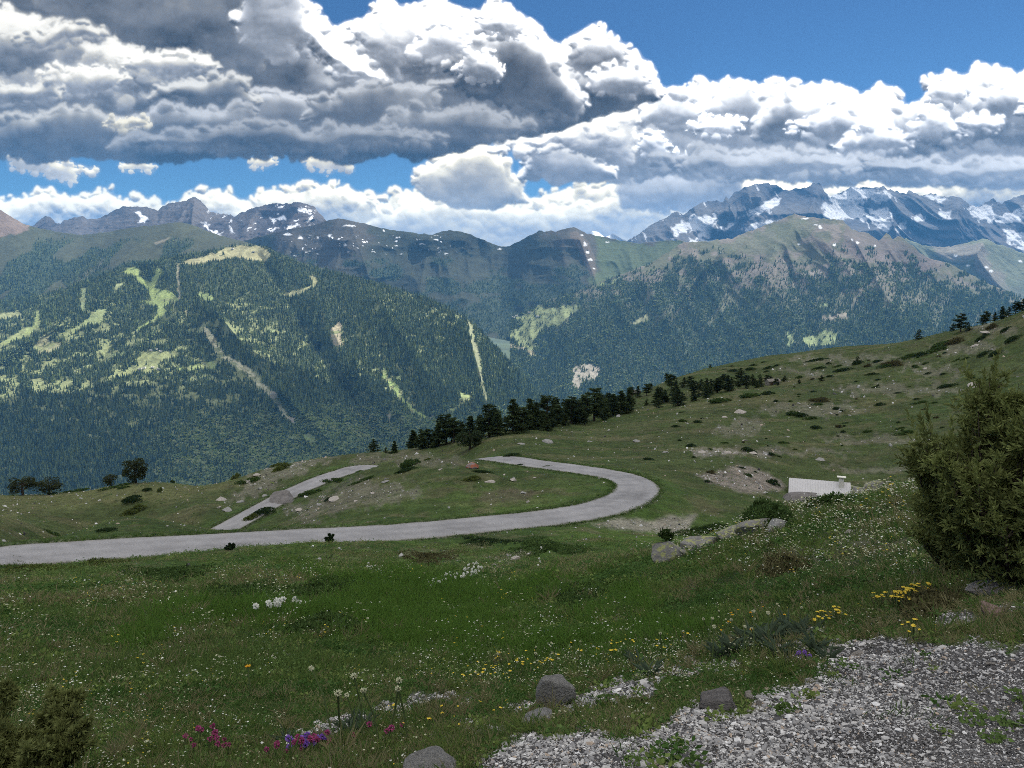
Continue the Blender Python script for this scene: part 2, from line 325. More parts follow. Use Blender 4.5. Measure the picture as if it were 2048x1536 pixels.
# ------------------------------------------------------------------ materials
def mat(name, color=None, rough=.9, vcol=False, noise=None, bump=None, spec=.2, trans=None, subs=0):
    """noise: list of (scale, amount, detail); object coordinates"""
    m = bpy.data.materials.new(name); m.use_nodes = True; nt = m.node_tree; N = nt.nodes; L = nt.links
    b = N['Principled BSDF']; b.inputs['Roughness'].default_value = rough; b.inputs['Specular IOR Level'].default_value = spec
    if vcol:
        a = N.new('ShaderNodeVertexColor'); a.layer_name = 'Col'; c = a.outputs[0]
    else:
        r = N.new('ShaderNodeRGB'); r.outputs[0].default_value = (*color, 1); c = r.outputs[0]
    tc = N.new('ShaderNodeTexCoord')
    for i, (sc, am, de) in enumerate(noise or ()):
        n = N.new('ShaderNodeTexNoise'); n.inputs['Scale'].default_value = sc; n.inputs['Detail'].default_value = de; n.inputs['Roughness'].default_value = .6
        L.new(tc.outputs['Object'], n.inputs['Vector'])
        r = N.new('ShaderNodeMapRange'); r.inputs[1].default_value = .28; r.inputs[2].default_value = .72; r.inputs[3].default_value = 1-am; r.inputs[4].default_value = 1+am
        L.new(n.outputs[0], r.inputs[0])
        x = N.new('ShaderNodeVectorMath'); x.operation = 'SCALE'; L.new(c, x.inputs[0]); L.new(r.outputs[0], x.inputs['Scale']); c = x.outputs[0]
    L.new(c, b.inputs['Base Color'])
    prev = None
    for (sc, dist, de) in (bump or ()):
        n = N.new('ShaderNodeTexNoise'); n.inputs['Scale'].default_value = sc; n.inputs['Detail'].default_value = de; n.inputs['Roughness'].default_value = .65
        L.new(tc.outputs['Object'], n.inputs['Vector'])
        bp = N.new('ShaderNodeBump'); bp.inputs['Strength'].default_value = 1; bp.inputs['Distance'].default_value = dist
        L.new(n.outputs[0], bp.inputs['Height'])
        if prev is not None: L.new(prev, bp.inputs['Normal'])
        prev = bp.outputs[0]
    if prev is not None: L.new(prev, b.inputs['Normal'])
    if trans:
        t = N.new('ShaderNodeBsdfTranslucent'); L.new(c, t.inputs[0]); mx = N.new('ShaderNodeMixShader'); mx.inputs[0].default_value = trans
        o = N['Material Output']; L.new(b.outputs[0], mx.inputs[1]); L.new(t.outputs[0], mx.inputs[2]); L.new(mx.outputs[0], o.inputs[0])
    return m
def scatter(name, pts, rot, scl, variants, label=None, cat=None, kind='stuff', idx=None):
    """one object of many small instanced pieces (stuff)"""
    n = len(pts)
    me = bpy.data.meshes.new(name); me.vertices.add(n); me.vertices.foreach_set('co', np.ascontiguousarray(pts, np.float32).ravel())
    a = me.attributes.new('rot', 'FLOAT_VECTOR', 'POINT'); a.data.foreach_set('vector', np.ascontiguousarray(rot, np.float32).ravel())
    if np.ndim(scl) == 1: scl = np.repeat(np.asarray(scl)[:, None], 3, 1)
    a = me.attributes.new('scl', 'FLOAT_VECTOR', 'POINT'); a.data.foreach_set('vector', np.ascontiguousarray(scl, np.float32).ravel())
    a = me.attributes.new('idx', 'INT', 'POINT'); a.data.foreach_set('value', (rng.randint(0, len(variants), n) if idx is None else idx).astype(np.int32))
    o = link(name, me, kind=kind, label=label, cat=cat)
    vc = bpy.data.collections.new(name+'_pieces')
    for i, vm in enumerate(variants):
        vc.objects.link(bpy.data.objects.new(f"{name}_piece_{i:02d}", vm))
    g = bpy.data.node_groups.new(name+'_scatter', 'GeometryNodeTree')
    g.interface.new_socket('Geometry', in_out='INPUT', socket_type='NodeSocketGeometry'); g.interface.new_socket('Geometry', in_out='OUTPUT', socket_type='NodeSocketGeometry')
    N = g.nodes; L = g.links
    gi = N.new('NodeGroupInput'); go = N.new('NodeGroupOutput'); ip = N.new('GeometryNodeInstanceOnPoints'); ci = N.new('GeometryNodeCollectionInfo')
    ci.inputs['Collection'].default_value = vc; ci.inputs['Separate Children'].default_value = True; ci.inputs['Reset Children'].default_value = True
    ip.inputs['Pick Instance'].default_value = True
    def attr(nm, ty):
        q = N.new('GeometryNodeInputNamedAttribute'); q.data_type = ty; q.inputs['Name'].default_value = nm
        return next(s for s in q.outputs if s.enabled and s.name == 'Attribute')
    L.new(gi.outputs[0], ip.inputs['Points']); L.new(ci.outputs[0], ip.inputs['Instance'])
    L.new(attr('rot', 'FLOAT_VECTOR'), ip.inputs['Rotation']); L.new(attr('scl', 'FLOAT_VECTOR'), ip.inputs['Scale']); L.new(attr('idx', 'INT'), ip.inputs['Instance Index'])
    L.new(ip.outputs[0], go.inputs[0])
    md = o.modifiers.new('scatter', 'NODES'); md.node_group = g
    return o

# ------------------------------------------------------------------ near ground
CTRL = [  # (px, py, metres ahead) read off the hillside
 (0,1536,3.6),(0,1450,5),(0,1350,9),(0,1250,17),(0,1180,30),(0,1140,46),(0,1105,74),(0,1085,98),(0,1040,125),(0,1005,160),(0,990,172),(0,1020,205),(0,1120,260),(0,1320,400),
 (250,1350,8.5),(250,1200,25),(250,1060,110),(250,1000,160),(250,968,178),(250,1000,205),(250,1300,400),
 (500,1536,3.0),(500,1450,4.3),(500,1350,7.5),(500,1250,14),(500,1180,26),(500,1115,48),(500,1095,78),
 (400,1060,108),(400,1015,142),(400,985,168),(330,965,180),(440,962,180),(440,1000,205),(400,1300,400),
 (500,985,165),(520,938,188),(620,920,190),(700,910,190),(760,904,190),(620,960,225),(760,960,225),(620,1300,400),
 (560,1052,96),(620,1015,108),(580,1040,125),(700,1056,80),(700,1010,97),(700,975,112),(700,950,126),(700,978,146),
 (800,1042,82),(800,1000,95),(800,950,113),(800,915,134),(800,945,158),(860,905,134),(860,940,158),(920,908,130),(960,918,124),(930,945,145),
 (1000,1028,86),(1000,980,98),(1000,945,111),(1100,1012,88),(1100,970,98),(1180,988,92),(1150,952,106),
 (850,892,186),(900,882,186),(960,872,190),(900,930,220),(1000,892,150),(960,895,155),(1000,868,195),(1100,905,140),(1100,872,165),(1100,845,205),(1100,838,225),(1100,900,280),(960,940,240),(1000,1200,400),
 (1330,1012,88),(1400,1002,95),(1400,962,110),(1300,936,120),(1300,900,145),(1300,850,185),(1300,800,250),(1300,778,300),(1300,860,360),(1200,880,165),(1200,840,215),(1200,812,265),(1200,880,320),
 (1500,990,105),(1500,930,130),(1500,860,175),(1500,800,220),(1500,750,290),(1500,718,340),(1500,800,400),(1400,742,325),(1400,820,380),
 (1700,1010,115),(1700,940,140),(1700,850,180),(1700,760,240),(1700,715,290),(1700,692,320),(1700,780,390),(1300,1200,500),(1700,1100,520),
 (1900,945,130),(1900,850,165),(1900,760,215),(1900,700,255),(1900,662,280),(1900,760,350),(2048,950,115),(2048,800,170),(2048,700,215),(2048,625,250),(2048,720,320),
 (2300,850,130),(2300,650,190),(2300,530,230),(2300,640,300),(2200,1000,500),
 (900,1500,3.0),(900,1400,5.5),(900,1300,12),(900,1200,25),(900,1130,44),(900,1094,62),
 (1200,1536,2.35),(1200,1450,3.2),(1200,1400,4.2),(1200,1300,8.5),(1200,1200,19),(1200,1130,36),(1200,1078,62),(1200,1058,76),
 (1300,1058,80),(1310,1112,28),(1310,1125,45),(1310,1080,68),(1400,1400,3.5),(1400,1300,6),(1400,1200,13),(1400,1130,22),(1400,1088,27),(1400,1100,45),(1400,1062,80),
 (1500,1052,27),(1500,1090,45),(1500,1032,90),(1600,1018,27),(1700,1003,26),(1800,980,24),(1900,965,22),(1600,1065,50),(1700,1070,50),(1700,1040,90),(1850,1040,50),(1900,1000,100),(2060,950,20),(2060,1010,50),
 (1500,1400,3.5),(1500,1300,5.5),(1500,1200,11),(1500,1110,19),(1700,1400,3.1),(1700,1300,4.8),(1700,1200,8.5),(1700,1100,14),(1900,1100,11),(1900,1180,7),(1900,1280,4),
 (2048,1400,2.8),(2048,1280,3.7),(2048,1170,6.2),(2048,1080,10),(2300,1300,3.3),(2300,1170,5.5),(2300,1000,15),(1580,1000,112),(1640,1005,118),
 (-300,1450,4.5),(-300,1300,11),(-300,1180,30),(-300,1090,98),(-300,1000,170),(-300,1100,230),(-300,1400,400)]
ROAD = [(-420,1165,42),(-200,1135,50),(0,1113,56),(200,1098,59),(400,1086,62),(600,1074,66),(800,1063,71),(1000,1045,77),(1100,1034,80),(1180,1021,83),(1235,1005,87),(1268,988,92),(1273,970,98),(1245,954,104),(1190,943,110),(1120,933,116),(1050,924,122),(985,914,128),(935,922,137),(870,940,150),(800,940,159),(725,936,165),(680,946,161),(620,968,153),(560,997,146),(500,1030,138),(445,1060,131),(380,1092,124),(300,1125,116),(200,1150,112)]
def catmull(P, n):
    P = np.asarray(P, float); P = np.vstack([2*P[0]-P[1], P, 2*P[-1]-P[-2]]); out = []
    for i in range(1, len(P)-2):
        t = np.linspace(0, 1, n, endpoint=False)[:, None]
        a, b, c, d = P[i-1], P[i], P[i+1], P[i+2]
        out.append(.5*((2*b)+(c-a)*t+(2*a-5*b+4*c-d)*t*t+(3*b-a-3*c+d)*t**3))
    return np.vstack(out+[P[-2:-1]])
road_px = np.array(ROAD, float)
RP = catmull(at(road_px[:, 0], road_px[:, 1], road_px[:, 2]), 14)
for _ in range(30): RP[1:-1, 2] = (RP[:-2, 2]+2*RP[1:-1, 2]+RP[2:, 2])/4
ROAD_HALF = 2.45
# thin-plate surface in (bearing, log range)
cp_ = np.array(CTRL, float); C3 = at(cp_[:, 0], cp_[:, 1], cp_[:, 2])
rp3 = RP[::5]
C3 = np.vstack([C3, rp3-np.array([0, 0, .05])])
def bear(P): return np.arctan2(P[..., 0], P[..., 1])
caz = bear(C3); cr = np.hypot(C3[:, 0], C3[:, 1]); cq = C3[:, 2]/(cr+2)
ex = []
for a in range(-180, 181, 20):
    ex.append((math.radians(a), .35, -1.6/2.35))
for a in (-115, -85, -60):
    for r, q in ((3, -1.7), (10, -3.8), (40, -12), (150, -40), (400, -150)): ex.append((math.radians(a), r, q/(r+2)))
for a in (60, 85, 115):
    for r, q in ((3, -1.4), (10, -1.2), (40, 2), (150, 8), (400, -20)): ex.append((math.radians(a), r, q/(r+2)))
for a in (-180, -150, 150, 180):
    for r, q in ((3, -1.2), (10, 1), (40, 9), (150, 32), (400, 60)): ex.append((math.radians(a), r, q/(r+2)))
ex = np.array(ex)
caz = np.concatenate([caz, ex[:, 0]]); cr = np.concatenate([cr, ex[:, 1]]); cq = np.concatenate([cq, ex[:, 2]])
KA = 2.6
tu, tv = caz*KA, np.log(cr)
def tps_k(r2): return .5*r2*np.log(r2+1e-12)
n_ = len(tu); K = tps_k((tu[:, None]-tu)**2+(tv[:, None]-tv)**2)+np.eye(n_)*1.5e-3
Pm = np.stack([np.ones(n_), tu, tv], 1)
Am = np.block([[K, Pm], [Pm.T, np.zeros((3, 3))]])
W_ = np.linalg.solve(Am, np.concatenate([cq, np.zeros(3)]))
def tps(az, lr):
    sh = az.shape; a = (az*KA).ravel(); b = lr.ravel(); out = np.zeros(len(a))
    for i in range(0, len(a), 20000):
        s = slice(i, i+20000)
        out[s] = tps_k((a[s, None]-tu)**2+(b[s, None]-tv)**2)@W_[:n_]+W_[n_]+W_[n_+1]*a[s]+W_[n_+2]*b[s]
    return out.reshape(sh)
# coarse table, then interpolate
TA = np.linspace(-math.pi, math.pi, 721); TL = np.linspace(math.log(.3), math.log(620), 420)
TQ = tps(*np.meshgrid(TA, TL))
def table(az, lr, T=TQ):
    x = np.clip((az-TA[0])/(TA[1]-TA[0]), 0, len(TA)-1.001); y = np.clip((lr-TL[0])/(TL[1]-TL[0]), 0, len(TL)-1.001)
    i = x.astype(int); j = y.astype(int); fx = x-i; fy = y-j
    return (T[j, i]*(1-fx)+T[j, i+1]*fx)*(1-fy)+(T[j+1, i]*(1-fx)+T[j+1, i+1]*fx)*fy
def road_dist(x, y):
    """distance to the road's middle line and its height there"""
    d = np.full(x.shape, 1e9); z = np.zeros(x.shape)
    near = (x > -75) & (x < 40) & (y > 35) & (y < 180)
    xs, ys = x[near], y[near]; dd = np.full(xs.shape, 1e9); zz = np.zeros(xs.shape)
    for i in range(len(RP)-1):
        a, b = RP[i], RP[i+1]; e = b-a; L2 = e[0]**2+e[1]**2
        t = np.clip(((xs-a[0])*e[0]+(ys-a[1])*e[1])/L2, 0, 1)
        q = np.hypot(xs-a[0]-t*e[0], ys-a[1]-t*e[1]); k = q < dd
        dd[k] = q[k]; zz[k] = (a[2]+t*e[2])[k]
    d[near] = dd; z[near] = zz
    return d, z
def ground(x, y, detail=True):
    x = np.asarray(x, float); y = np.asarray(y, float)
    r = np.hypot(x, y)+1e-6; q = table(np.arctan2(x, y), np.log(r)); z = q*(r+2)
    if detail:
        far = np.clip(r/60, 0, 1)
        z = z + .9*far*fbm(x/38, y/38, 301, 4) + .22*np.clip(r/12, .12, 1)*fbm(x/6.5, y/6.5, 311, 4) + .085*np.clip(r/5, .25, 1)*fbm(x/.9, y/.9, 321, 3, billow=True)
        d, rz = road_dist(x, y)
        w = 1-sstep(ROAD_HALF+.5, ROAD_HALF+4.5, d)
        z = z*(1-w)+(rz-.12)*w
        z = z + .16*np.exp(-((d-ROAD_HALF-1.0)/.6)**2)*(.5+fbm(x/2.5, y/2.5, 331, 3))
    return z
def azgrid():
    a = np.radians(np.concatenate([np.arange(-180, -60, 3.), np.arange(-60, -36, .5), np.linspace(-36, 36, 900), np.arange(36.5, 60, .5), np.arange(60, 181, 3.)]))
    return a
GA = azgrid(); GR = np.exp(np.concatenate([np.linspace(math.log(.3), math.log(560), 1150)]))
ga, gr = np.meshgrid(GA, GR)
GX = gr*np.sin(ga); GY = gr*np.cos(ga); GZ = ground(GX, GY)
GPX, GPY, GF = seen(np.stack([GX, GY, GZ], -1))
GPX = np.where(GF > .2, GPX, 9999); GPY = np.where(GF > .2, GPY, 9999)
_stepx = []
def hit(px, py, lo=1.6, hi=480):
    """where the line of sight through (px, py) meets the near ground"""
    ys = np.exp(np.linspace(math.log(lo), math.log(hi), 500))
    P = at(px, py, ys); g = ground(P[:, 0], P[:, 1])
    k = np.nonzero(P[:, 2] < g)[0]
    if len(k) == 0:
        i = int(np.argmin(P[:, 2]-g)); return np.array([P[i, 0], P[i, 1], g[i]])
    i = k[0]
    if i == 0: return np.array([P[0, 0], P[0, 1], g[0]])
    a, b = P[i-1, 2]-g[i-1], g[i]-P[i, 2]; t = a/(a+b+1e-9)
    Q = P[i-1]+(P[i]-P[i-1])*t
    Q[2] = float(ground(Q[:1], Q[1:2])[0]); return Q
def hits(pxs, pys):
    """many at once, by searching the ground grid columns"""
    pxs = np.asarray(pxs, float); pys = np.asarray(pys, float)
    ys = np.exp(np.linspace(math.log(1.6), math.log(480), 360)); out = np.full((len(pxs), 3), np.nan)
    for s in range(0, len(pxs), 4000):
        P = at(pxs[s:s+4000, None], pys[s:s+4000, None], ys[None])
        G = table(np.arctan2(P[..., 0], P[..., 1]), np.log(np.hypot(P[..., 0], P[..., 1])))*(np.hypot(P[..., 0], P[..., 1])+2)
        below = P[..., 2] < G; k = below.argmax(1); ok = below.any(1)
        Q = P[np.arange(len(k)), k]; out[s:s+4000][ok] = Q[ok]
    ok = ~np.isnan(out[:, 0]); out[ok, 2] = ground(out[ok, 0], out[ok, 1])
    return out
def soft_mask(poly, px, py, edge=10, wob=14, sc=45, seed=0):
    p = np.array(poly, float); m = np.zeros(px.shape)
    x0, y0 = p.min(0)-edge-wob; x1, y1 = p.max(0)+edge+wob
    k = (px > x0) & (px < x1) & (py > y0) & (py < y1)
    X, Y = px[k], py[k]
    d = poly_dist(p, X+wob*fbm(X/sc, Y/sc, 400+seed, 4), Y+wob*fbm(X/sc+7, Y/sc, 450+seed, 4))
    m[k] = sstep(-edge, edge, d); return m
GRAVEL = [(960,1560),(1000,1510),(1060,1490),(1180,1478),(1300,1462),(1390,1430),(1450,1428),(1540,1405),(1590,1372),(1680,1345),(1640,1310),(1700,1290),(1800,1268),(1900,1280),(2048,1300),(2700,1330),(2700,2600),(700,2600),(860,1700)]
gn1 = fbm(GX/3.2, GY/3.2, 501, 5); gn2 = fbm(GX/14, GY/14, 511, 4); gn3 = fbm(GX/.35, GY/.35, 521, 3)
green = np.array([.072, .125, .024]); dark = np.array([.026, .048, .016]); dry = np.array([.125, .120, .062]); olive = np.array([.056, .066, .030])
gc = np.broadcast_to(green, GX.shape+(3,)).copy()
gc = mixc(gc, dark, np.clip(.5+1.6*gn2, 0, 1)*.6)
gc = mixc(gc, dry, sstep(.12, .5, gn1+.35*fbm(GX/30, GY/30, 531, 3))*.75)
away = sstep(55, 130, gr)
gc = mixc(gc, olive, away*.75*(1-.5*np.clip(gn2*2, 0, 1)))
gc = mixc(gc, dry*.95, away*sstep(.18, .42, fbm(GX/22, GY/7, 541, 5))*.6)
# fresh green strips by the road, pale crest of the left meadow, bare banks
rd, _ = road_dist(GX, GY)
gc = mixc(gc, [.05, .095, .02], np.exp(-((rd-4.2)/2.2)**2)*.6)
gc = mixc(gc, [.20, .19, .165], sstep(3.5, 2.4, rd)*.8)
def paint(poly, c, a=1., **k):
    global gc
    gc = mixc(gc, c, soft_mask(poly, GPX, GPY, **k)*a)
paint([(0,975),(150,960),(400,965),(520,950),(380,1000),(200,1010),(60,1030),(0,1060)], [.13,.135,.06], .65, edge=14)
paint([(1285,1035),(1400,1030),(1380,1058),(1330,1066),(1250,1062),(1180,1052),(1230,1040)], [.27,.25,.21], .85, edge=6)
paint([(1390,950),(1440,938),(1500,934),(1540,950),(1570,975),(1545,985),(1480,985),(1430,968)], [.23,.20,.175], .9, edge=5, wob=10, sc=20)
paint([(560,928),(640,912),(700,908),(640,925),(560,960),(500,1000),(450,1010),(470,980),(520,945)], [.20,.185,.15], .6, edge=6, wob=20, sc=16)
paint([(560,1020),(650,985),(720,960),(850,975),(820,1000),(700,1020),(600,1040)], [.17,.155,.13], .55, edge=8, wob=26, sc=18)
paint([(720,905),(850,905),(950,925),(900,935),(780,925),(700,935)], [.17,.15,.12], .5, edge=8, wob=16, sc=16)
paint([(940,995),(1000,975),(1080,985),(1060,1000),(980,1003)], [.10,.08,.06], .6, edge=6, wob=8, sc=18)
paint([(620,1090),(800,1100),(1000,1110),(1020,1130),(860,1130),(700,1140),(560,1150),(600,1120)], [.15,.145,.085], .6, edge=10, wob=22, sc=30)
paint([(980,1120),(1060,1098),(1040,1125),(960,1150),(880,1150)], [.22,.20,.15], .6, edge=6, wob=16, sc=12)
paint([(560,1120),(760,1135),(980,1160),(1200,1130),(1300,1180),(1250,1300),(900,1330),(700,1330),(560,1280),(760,1180)], [.043,.088,.014], .75, edge=40, wob=40, sc=90)
paint([(1500,1060),(1640,1010),(1800,985),(1830,1040),(1800,1110),(1600,1130),(1500,1110)], [.14,.13,.10], .6, edge=12, wob=30, sc=16)
paint([(1380,895),(1560,905),(1540,915),(1460,905),(1400,915)], [.24,.22,.19], .7, edge=3, wob=8, sc=10)
for (x, y, a_, b_) in ((1480,860,60,22),(1620,820,120,14),(1800,780,140,16),(1560,905,150,8),(1750,880,130,10),(1930,700,90,18),(1860,740,70,10),(1700,720,120,10),(1600,745,60,8),(1980,660,60,14),(1750,940,130,10)):
    paint(EL(x, y, a_, b_), [.17,.16,.125], .55, edge=4, wob=18, sc=18, seed=int(x) % 37)
fore = sstep(10, 3.5, gr)
gm = soft_mask(GRAVEL, GPX, GPY, edge=16, wob=46, sc=70)
gm = np.maximum(gm, (gr < 2.0)*sstep(-.2, .2, GX/np.maximum(gr, .2)+.3))
for k_, (x, y, a_, b_) in enumerate(((1260,1380,60,26),(870,1400,70,18),(700,1450,60,20),(640,1470,40,12),(1090,1420,90,16),(1330,1350,60,14),(1560,1290,70,12),(780,1420,50,14),(1750,1290,60,14),(2000,1215,50,16),(880,1470,30,8),(1180,1400,50,20),(960,1460,70,20),(1420,1330,60,16),(1620,1270,60,14),(1900,1240,60,16))):
    gm = np.maximum(gm, .9*soft_mask(EL(x, y, a_, b_), GPX, GPY, edge=4, wob=18, sc=22, seed=k_))
gc = mixc(gc, [.105, .10, .098], gm)
GRAVEL_MASK = gm
gc = gc*(1+.35*gn3*sstep(60, 4, gr))[..., None]
M_ground = mat('meadow_ground', vcol=True, rough=.95, spec=.1, noise=[(.55, .38, 8), (3.0, .35, 6), (.09, .2, 3)], bump=[(1.1, .5, 8), (9, .08, 5)])
ground_me = mesh_from('ground', np.stack([GX, GY, GZ], -1).reshape(-1, 3), grid_faces(*GX.shape)[:, ::-1], True, [M_ground], colors=np.clip(gc, .005, 1).reshape(-1, 3))
link('ground', ground_me, kind='structure', label='steep grassy alpine meadow falling away to the road')
# ------------------------------------------------------------------ road
tang = np.gradient(RP, axis=0); tang /= np.hypot(tang[:, 0], tang[:, 1])[:, None]
nrm = np.stack([tang[:, 1], -tang[:, 0]], 1)
wv = fbm(np.arange(len(RP))/3.1, np.zeros(len(RP)), 601, 3)
ss = np.linspace(-1, 1, 13); rows = []
wide = np.exp(-(((RP[:, 0]-14)/12)**2+((RP[:, 1]-90)/12)**2))
for j, s in enumerate(ss):
    wob = .18*wv if abs(s) > .9 else 0
    h = ROAD_HALF+wob+.35*wide
    rows.append(np.column_stack([RP[:, 0]+nrm[:, 0]*s*h, RP[:, 1]+nrm[:, 1]*s*h, RP[:, 2]+.03-.06*s*s]))
rows = [np.column_stack([rows[0][:, :2], rows[0][:, 2]-.25])]+rows+[np.column_stack([rows[-1][:, :2], rows[-1][:, 2]-.25])]
R = np.stack(rows, 0)
rn = np.abs(np.concatenate([[-1], ss, [1]]))[:, None]*np.ones(R.shape[:2])
rc = np.broadcast_to(np.array([.245, .24, .245]), R.shape).copy()
rc *= (1+.22*fbm(R[..., 0]/3, R[..., 1]/3, 611, 5, .6)-.16*sstep(.25, .4, fbm(R[..., 0]/5, R[..., 1]/2, 617, 4))+.06*np.cos(rn*9))[..., None]
rc = mixc(rc, [.25, .235, .20], sstep(.88, 1, rn)*.6)
M_road = mat('asphalt', vcol=True, rough=.85, spec=.25, noise=[(1.2, .10, 5), (9, .16, 4)], bump=[(30, .01, 2)])
link('road', mesh_from('road', R.reshape(-1, 3), grid_faces(*R.shape[:2]), True, [M_road], colors=rc.reshape(-1, 3)), kind='structure', label='narrow grey asphalt road turning in a hairpin')
# ------------------------------------------------------------------ far mountains
def noise_ridge(x, y, seed, o=5, g=.55):
    return fbm(x, y, seed, o, g, ridged=True)
class Range: pass
def mountain(name, crest, base, nu, nt, k=1.0, amp=.035, L=900., seed=0, rough=1.2, spurs=(), x0=None, x1=None, stretch=2.2, w0=.25, back=.6, ro=9.):
    c = np.array(crest, float); b = np.array(base, float)
    x0 = c[0, 0] if x0 is None else x0; x1 = c[-1, 0] if x1 is None else x1
    px = np.linspace(x0, x1, nu)
    cy = np.interp(px, c[:, 0], c[:, 1]); cd = np.interp(px, c[:, 0], c[:, 2])
    for _ in range(2): cd = np.convolve(np.pad(cd, 10, 'edge'), np.ones(21)/21, 'valid')
    by = np.interp(px, b[:, 0], b[:, 1]); bd = np.interp(px, b[:, 0], b[:, 2])
    ys = cy.copy(); kw = max(5, int(nu*.035)|1)
    for _ in range(3): ys = np.convolve(np.pad(ys, kw//2, 'edge'), np.ones(kw)/kw, 'valid')
    cy = cy-rough*2.2*fbm(px/ro, px*0+seed, seed+3, 4, .6)
    t = np.linspace(0, 1, nt)[:, None]
    PX = np.broadcast_to(px, (nt, nu)).copy(); PY = cy+(by-cy)*t
    tq = np.clip((PY-ys+8)/(by-ys+8), 0, 1)
    D = np.exp(np.log(bd)+(np.log(cd)-np.log(bd))*(1-tq)**k)
    for (sx0, sy0, sx1, sy1, wd, am) in spurs:       # nearer ribs (am<0) or hollows (am>0)
        tt = np.clip(((PX-sx0)*(sx1-sx0)+(PY-sy0)*(sy1-sy0))/((sx1-sx0)**2+(sy1-sy0)**2), 0, 1)
        dd = np.hypot(PX-sx0-tt*(sx1-sx0), PY-sy0-tt*(sy1-sy0))
        D = D*(1+am*np.exp(-dd/wd)*sstep(0, .12, tq))
    XX = (PX-1024)/FPX*D; ZZ = at(PX, PY, D)[..., 2]
    wq = L*.35
    wx = wq*fbm(XX/L/1.5, ZZ/L/1.5, seed+21, 3)
    n = noise_ridge((XX+wx)/L, ZZ/(L*stretch), seed+31, 5, .47)
    D = D*(1-amp*(n-.1)*(w0+(1-w0)*sstep(0, .25, t)))
    P = at(PX, PY, D)
    B = []
    Ptop = P[0].copy(); hgt = (Ptop[:, 2]-P[-1, :, 2]).mean()
    for s in (1., .55, .2):
        Q = Ptop.copy(); q = hgt*back*s; Q[:, 1] += q*1.4; Q[:, 0] *= Q[:, 1]/Ptop[:, 1]; Q[:, 2] -= q; B.append(Q)
    r = Range(); r.P = P; r.PX = PX; r.PY = PY; r.D = D; r.n = n; r.t = t+0*PX; r.name = name; r.back = np.stack(B)
    r.col = np.broadcast_to(np.array([.1, .1, .08]), P.shape).copy()
    # steepness, from the built surface
    du = np.gradient(P, axis=1); dv = np.gradient(P, axis=0); N = np.cross(dv, du); N /= np.linalg.norm(N, axis=-1)[..., None]+1e-9
    N *= np.sign(N[..., 2:3]+1e-9); r.N = N; r.steep = 1-np.abs(N[..., 2])
    return r
def finish(r, m, label):
    P = np.concatenate([r.back, r.P]); c = np.concatenate([np.repeat(r.col[:1], 3, 0), r.col])
    F = grid_faces(*P.shape[:2])
    return link(r.name, mesh_from(r.name, P.reshape(-1, 3), F, True, [m], colors=np.clip(c, .004, .95).reshape(-1, 3)), kind='structure', label=label)
def rp(r, poly, c, a=1., **k):
    r.col = mixc(r.col, c, soft_mask(poly, r.PX, r.PY, **k)*a)
def z3(P): return [(x/2.56, 380+y/2.56) for x, y in P]
def z4(P): return [(600+x/2.56, 400+y/2.56) for x, y in P]
def z5(P): return [(1200+x/2.415, 340+y/2.415) for x, y in P]
M_rock = mat('mountain_rock', vcol=True, rough=.95, spec=.1, noise=[(.006, .22, 6), (.03, .2, 4)], bump=[(.004, 60, 8)])
M_slope = mat('mountain_slope', vcol=True, rough=.95, spec=.1, noise=[(.01, .2, 6), (.05, .25, 4)], bump=[(.02, 9, 6)])
SNOW = np.array([.70, .73, .78])
# far tiny peaks
r = mountain('mountain_far', [(1140,486,20250),(1172,474,20250),(1185,462,20250),(1198,464,20250),(1210,474,20250),(1225,467,20250),(1240,474,20250),(1255,482,20250),(1300,490,20250)], [(1140,520,18750),(1300,520,18750)], 110, 30, seed=1, rough=1, L=1500)
r.col = mixc(r.col*0+[.12,.12,.13], SNOW, sstep(.0, .3, r.n)); finish(r, M_rock, 'tiny snowy peaks on the horizon beyond the saddle')
# snowy massif on the right
E = mountain('mountain_massif', [(1150,520,14250),(1254,483,14250),(1300,452,14250),(1353,423,14250),(1366,429,14250),(1388,414,14250),(1407,404,14250),(1440,402,14250),(1447,402,14250),(1452,388,14250),(1457,400,14250),(1469,385,14250),(1490,375,14250),(1510,368,14250),(1531,366,14250),(1552,371,14250),(1573,381,14250),(1585,379,14250),(1600,376,14250),(1614,375,14250),(1631,364,13950),(1640,368,13950),(1651,386,13950),(1660,392,14250),(1682,386,14700),(1703,374,14700),(1751,376,14700),(1763,375,14700),(1768,370,14700),(1774,379,14700),(1792,383,14700),(1812,388,14400),(1818,380,14400),(1842,392,14400),(1862,387,14550),(1896,395,14550),(1903,392,14400),(1920,394,14250),(1941,412,14250),(1960,412,14550),(1987,395,14550),(1994,404,14550),(2003,406,14550),(2024,398,14550),(2050,388,14550),(2120,400,14550),(2220,380,14550),(2400,420,14550)],
  [(1150,560,11625),(1600,560,11625),(1800,620,10875),(2100,640,10875),(2400,640,10875)], 640, 150, k=.9, amp=.065, L=1200, seed=40, rough=1.6, stretch=1.3, w0=.45, ro=6, spurs=[(1640,370,1600,470,14,-.03),(1500,370,1420,450,16,-.02),(1768,375,1800,500,14,-.03),(1920,395,1900,520,16,-.03),(1560,380,1480,450,12,.02)])
E.col[:] = [.055, .058, .07]; E.col *= (1+.5*fbm(E.PX/9, E.PY/7, 60, 4))[..., None]
E.col = mixc(E.col, [.13,.125,.12], sstep(.1, .5, E.n)*.6)
sn = np.zeros(E.PX.shape)
